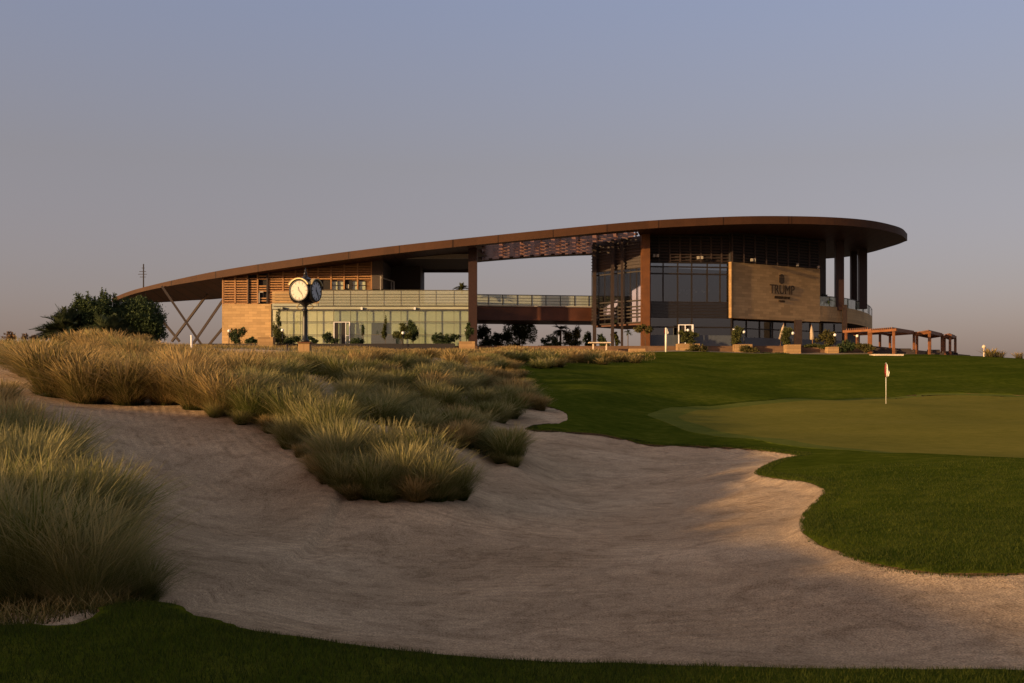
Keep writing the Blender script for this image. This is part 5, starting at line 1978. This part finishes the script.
# seen under the bridge and behind it
for px0, items, lab, mat, n, Y in (
        (485, [(481, 334, 6, 8), (487, 331, 5, 6), (485, 342, 8, 8)], 'dark bushy shrub under the left end of the bridge', 'leaf_dark', 1800, 158),
        (500, [(495, 338, 6, 6), (503, 337, 6, 6), (499, 344, 9, 6)], 'low rounded hedge shrub under the bridge left of the full tree', 'leaf_dark', 1600, 162),
        (519, [(512, 328, 8, 10), (523, 326, 10, 11), (528, 334, 8, 11), (515, 338, 11, 10), (520, 320, 8, 6)], 'full olive green tree framed under the middle of the bridge', 'leaf_olive', 4200, 163),
        (549, [(546, 342, 5, 4), (553, 340, 5, 6), (551, 346, 9, 4)], 'low dark shrub with a pointed top under the bridge', 'leaf_dark', 1100, 156),
        (572, [(568, 340, 6, 7), (576, 337, 7, 8), (574, 345, 9, 5)], 'spreading dark shrub right of the slim tree under the bridge', 'leaf_olive', 1700, 158),
        (588, [(587, 337, 4, 6), (589, 344, 5, 5)], 'small dark shrub left of the first bridge column', 'leaf_dark', 900, 156),
        (603, [(602, 338, 4, 7), (604, 344, 5, 5)], 'small dark shrub between the columns under the bridge', 'leaf_dark', 900, 155),
        (616, [(616, 337, 4, 5), (616, 343, 3, 5)], 'small round potted tree right of the middle bridge column', 'leaf_olive', 700, 151)):
    b = XY(px0, Y); g = G0 - .12
    bb = blobs_px(px0, items, Y, ground_z(*b))
    tree('garden_tree' if n > 2500 else 'garden_shrub', b, bb, n * 3, .11, mat, lab, 'tree' if n > 2500 else 'shrub', 'planting seen under the bridge', .07 if n < 2500 else .16, 4, px0)
palm(XY(560.5, 158), 4.1, 1.5, 22, 'slim palm with a thin trunk seen under the bridge', None, 21, 'leaf_olive', (-20, 60), trunk=.16)
palm(XY(628, 150), 2.4, .7, 14, 'small round topped palm near the corner column', None, 22, 'leaf_dark', (-10, 80), trunk=.06)
# balcony plants
palm(XY(461.5, 147.2), .35, 1.25, 26, 'spiky potted palm on the left balcony beside the column', None, 23, 'leaf_olive', (15, 85), zbase=ZP(292, 147.2) - .1, trunk=.1, name='potted_palm', cat='plant')
palm(XY(824, 155), .4, 1.5, 26, 'dark spiky potted palm on the rounded terrace beside the end pier', None, 24, 'leaf_dark', (10, 85), zbase=ZP(296, 155) - 1.2, trunk=.1, name='potted_palm', cat='plant')
# terrace shrubs on the left wing: climbing plant, round bushes
for px0, items, lab, mat, n, Y in (
        (236, [(231, 334, 5, 5), (239, 333, 6, 6), (235, 340, 5, 5)], 'dark leafy shrub in front of the sunlit stone wall', 'leaf_dark', 1300, 136),
        (252, [(249, 341, 5, 4), (256, 342, 4, 3)], 'low dark shrub beside the pale planter', 'leaf_dark', 700, 135),
        (278, [(276, 327, 4, 9), (280, 320, 3, 9), (280, 335, 6, 8), (283, 341, 7, 4)], 'tall climbing shrub at the left end of the glass front', 'leaf_olive', 2200, 140),
        (294, [(290, 341, 6, 4), (297, 340, 5, 4)], 'round green bush just left of the clock post', 'leaf_dark', 900, 134.6),
        (311, [(309, 341, 5, 4.5), (314, 342, 4, 4)], 'round green bush just right of the clock post', 'leaf_dark', 900, 134.6),
        (329, [(327, 339, 5, 6), (332, 341, 5, 4)], 'round green bush left of the glass wing door', 'leaf_dark', 1000, 134.6),
        (357, [(354, 341, 5, 4), (359, 342, 5, 4)], 'round green bush right of the glass wing door', 'leaf_dark', 900, 134.6),
        (363, [(363, 331, 1.4, 6)], 'narrow upright potted cypress left of the dark panel', 'leaf_dark', 400, 138),
        (385, [(385, 327, 1.8, 9), (384, 334, 2.5, 5)], 'slender upright shrub at the right edge of the dark panel', 'leaf_olive', 600, 138),
        (402, [(399, 335, 5, 6), (404, 330, 4, 6), (408, 337, 4, 5)], 'leafy shrub around the globe lamp before the glass wing', 'leaf_olive', 1500, 135),
        (413, [(412, 328, 5, 8), (415, 334, 4, 7)], 'tall shrub right of the globe lamp before the glass wing', 'leaf_dark', 1300, 137),
        (447, [(437, 339, 5, 5), (446, 338.5, 6, 5), (455, 339, 5, 5), (446, 343, 12, 3)], 'clipped dark hedge left of the bridge column', 'leaf_dark', 2200, 135.5),
        (470, [(470, 333, 4, 7), (468, 326, 2.5, 4)], 'upright shrub in the orange-lit planter by the bridge column', 'leaf_dark', 1100, 133),
        (645, [(640, 330, 5, 4), (648, 331, 4, 5), (643, 327, 4, 3)], 'shrub hugging the foot of the rust coloured corner column', 'leaf_warm', 1200, 138),
        (689, [(684, 336, 5, 5), (692, 337, 5, 5), (688, 341, 7, 3)], 'green shrub growing in the planter before the white framed door', 'leaf_olive', 1500, 132.3),
        (703, [(696, 350, 7, 5), (702, 352, 5, 5), (690, 352, 7, 4)], 'golden bush spilling over the wall below the white framed door', 'leaf_warm', 2000, 130),
        (737, [(735, 336, 5, 6), (739, 333, 4, 6), (736, 342, 5, 3)], 'green shrub in the planter at the left edge of the sign wall', 'leaf_olive', 1500, 132.3),
        (747, [(744, 350, 6, 5), (752, 352, 5, 5)], 'golden bush below the planter under the sign wall', 'leaf_warm', 1600, 130),
        (790, [(787, 335, 5, 7), (785, 340, 4, 5)], 'olive shrub beside the first closed parasol', 'leaf_olive', 1300, 133),
        (826, [(820, 338, 6, 4), (827, 336, 6, 5), (830, 342, 6, 5)], 'reddish green shrub right of the second closed parasol', 'leaf_warm', 1600, 135.2),
        (815, [(812, 345, 8, 3), (822, 347, 8, 3)], 'low hedge along the wall under the second closed parasol', 'leaf_olive', 1300, 134.2),
        (849, [(846, 344, 5, 5), (853, 346, 6, 4), (842, 348, 5, 4)], 'dark shrub under the leftmost pergola', 'leaf_dark', 1500, 132.4),
        (864, [(862, 347, 6, 4), (868, 349, 5, 4)], 'brownish bush in front of the leftmost pergola', 'leaf_warm', 1200, 130.5),
        (670, [(660, 354.5, 9, 2.2), (676, 355, 9, 2.2)], 'low dark ground shrub along the wall foot beside the white flagstick', 'leaf_dark', 1000, 129.5),
        (775, [(765, 354, 10, 2), (782, 354.5, 10, 2)], 'low dark ground shrub along the wall foot under the sign wall', 'leaf_dark', 900, 130)):
    b = XY(px0, Y)
    tree('terrace_shrub', b, blobs_px(px0, items, Y, ground_z(*b)), n * 3, .085, mat, lab, 'shrub', 'shrubs on the clubhouse terrace', .035, 3, px0 * 3)
for px, h, lab in ((991, 1.0, 'ragged dry shrub on the far right skyline beside the bollard lamp'), (1000, .7, 'smaller dry tuft on the far right skyline'), (1019, .7, 'dry tuft at the right edge of the skyline')):
    x, y = XY(px, 124)
    put_clump(x, y, h, FARG, lab, 'dry tufts on the right skyline', 1.2, 'tuft')

place_clumps()
# ------------------------------------------------------------------ camera, sky, sun
cam = bpy.data.cameras.new('camera')
cam.sensor_width = 36.0
cam.lens = F / 1024 * 36.0
cam.shift_y = (HOR - 341.5) / 1024
cam.clip_end = 10000
cam.clip_start = 0.1
co = bpy.data.objects.new('camera', cam)
co.location = (0, 0, EYE)
co.rotation_euler = (PI / 2, 0, 0)
C.objects.link(co)
S.camera = co

SUN_AZ, SUN_EL = 236.0, 8.0        # degrees clockwise from the view direction (+Y), and above the horizon
az, el = math.radians(SUN_AZ), math.radians(SUN_EL)
sd_ = Vector((math.sin(az) * math.cos(el), math.cos(az) * math.cos(el), math.sin(el)))
sun = bpy.data.lights.new('sun', 'SUN')
sun.energy = 4.6
sun.angle = math.radians(0.8)
sun.color = (1.0, 0.64, 0.30)
so = bpy.data.objects.new('sun', sun)
so.rotation_euler = sd_.to_track_quat('Z', 'Y').to_euler()
so.location = sd_ * 300
C.objects.link(so)

wd = bpy.data.worlds.new('World')
S.world = wd
wd.use_nodes = True
nt = wd.node_tree
N, L = nt.nodes, nt.links
bg = N['Background']
sky = N.new('ShaderNodeTexSky')
sky.sky_type = 'NISHITA'
sky.sun_disc = False
sky.sun_elevation = el
sky.sun_rotation = az
sky.air_density = 1.0
sky.dust_density = 3.0
sky.ozone_density = 2.0
# evening haze: the sky is greyer and pinker than clean air, most of all low down; the unseen sky overhead is brightened for fill
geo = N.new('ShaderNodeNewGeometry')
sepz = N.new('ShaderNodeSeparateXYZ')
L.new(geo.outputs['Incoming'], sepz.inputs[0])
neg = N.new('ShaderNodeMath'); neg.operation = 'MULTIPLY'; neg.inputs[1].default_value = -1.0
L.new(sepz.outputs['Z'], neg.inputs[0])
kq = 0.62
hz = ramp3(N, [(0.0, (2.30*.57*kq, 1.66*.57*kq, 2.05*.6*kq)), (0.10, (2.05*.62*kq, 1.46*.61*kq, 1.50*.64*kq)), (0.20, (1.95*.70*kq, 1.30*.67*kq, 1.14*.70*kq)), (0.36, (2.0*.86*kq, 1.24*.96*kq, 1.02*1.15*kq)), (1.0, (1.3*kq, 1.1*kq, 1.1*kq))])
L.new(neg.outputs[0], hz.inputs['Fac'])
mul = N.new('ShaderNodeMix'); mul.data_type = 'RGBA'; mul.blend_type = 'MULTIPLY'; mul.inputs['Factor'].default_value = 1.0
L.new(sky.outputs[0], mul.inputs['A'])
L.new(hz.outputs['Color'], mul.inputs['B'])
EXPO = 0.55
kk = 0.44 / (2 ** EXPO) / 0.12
veil_fill = ramp3(N, [(p_, tuple(v * kk for v in c_)) for p_, c_ in ((0.0, (.325, .250, .222)), (0.10, (.308, .262, .258)), (0.20, (.300, .290, .310)), (0.34, (.250, .288, .405)), (0.50, (.40, .40, .45)), (1.0, (.62, .56, .52)))])  # upper stops lie above the view, raised to add fill on shaded ground
L.new(neg.outputs[0], veil_fill.inputs['Fac'])
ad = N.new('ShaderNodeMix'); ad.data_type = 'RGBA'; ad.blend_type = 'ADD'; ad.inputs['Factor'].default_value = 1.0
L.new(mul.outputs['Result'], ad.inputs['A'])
L.new(veil_fill.outputs['Color'], ad.inputs['B'])
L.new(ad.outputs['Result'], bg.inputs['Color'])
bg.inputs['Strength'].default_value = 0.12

S.view_settings.view_transform = 'Standard'
S.view_settings.look = 'None'
S.view_settings.exposure = EXPO
S.view_settings.gamma = 1.0
S.view_settings.use_curve_mapping = False
S.cycles.use_denoising = True
S.cycles.max_bounces = 6
S.cycles.transparent_max_bounces = 12
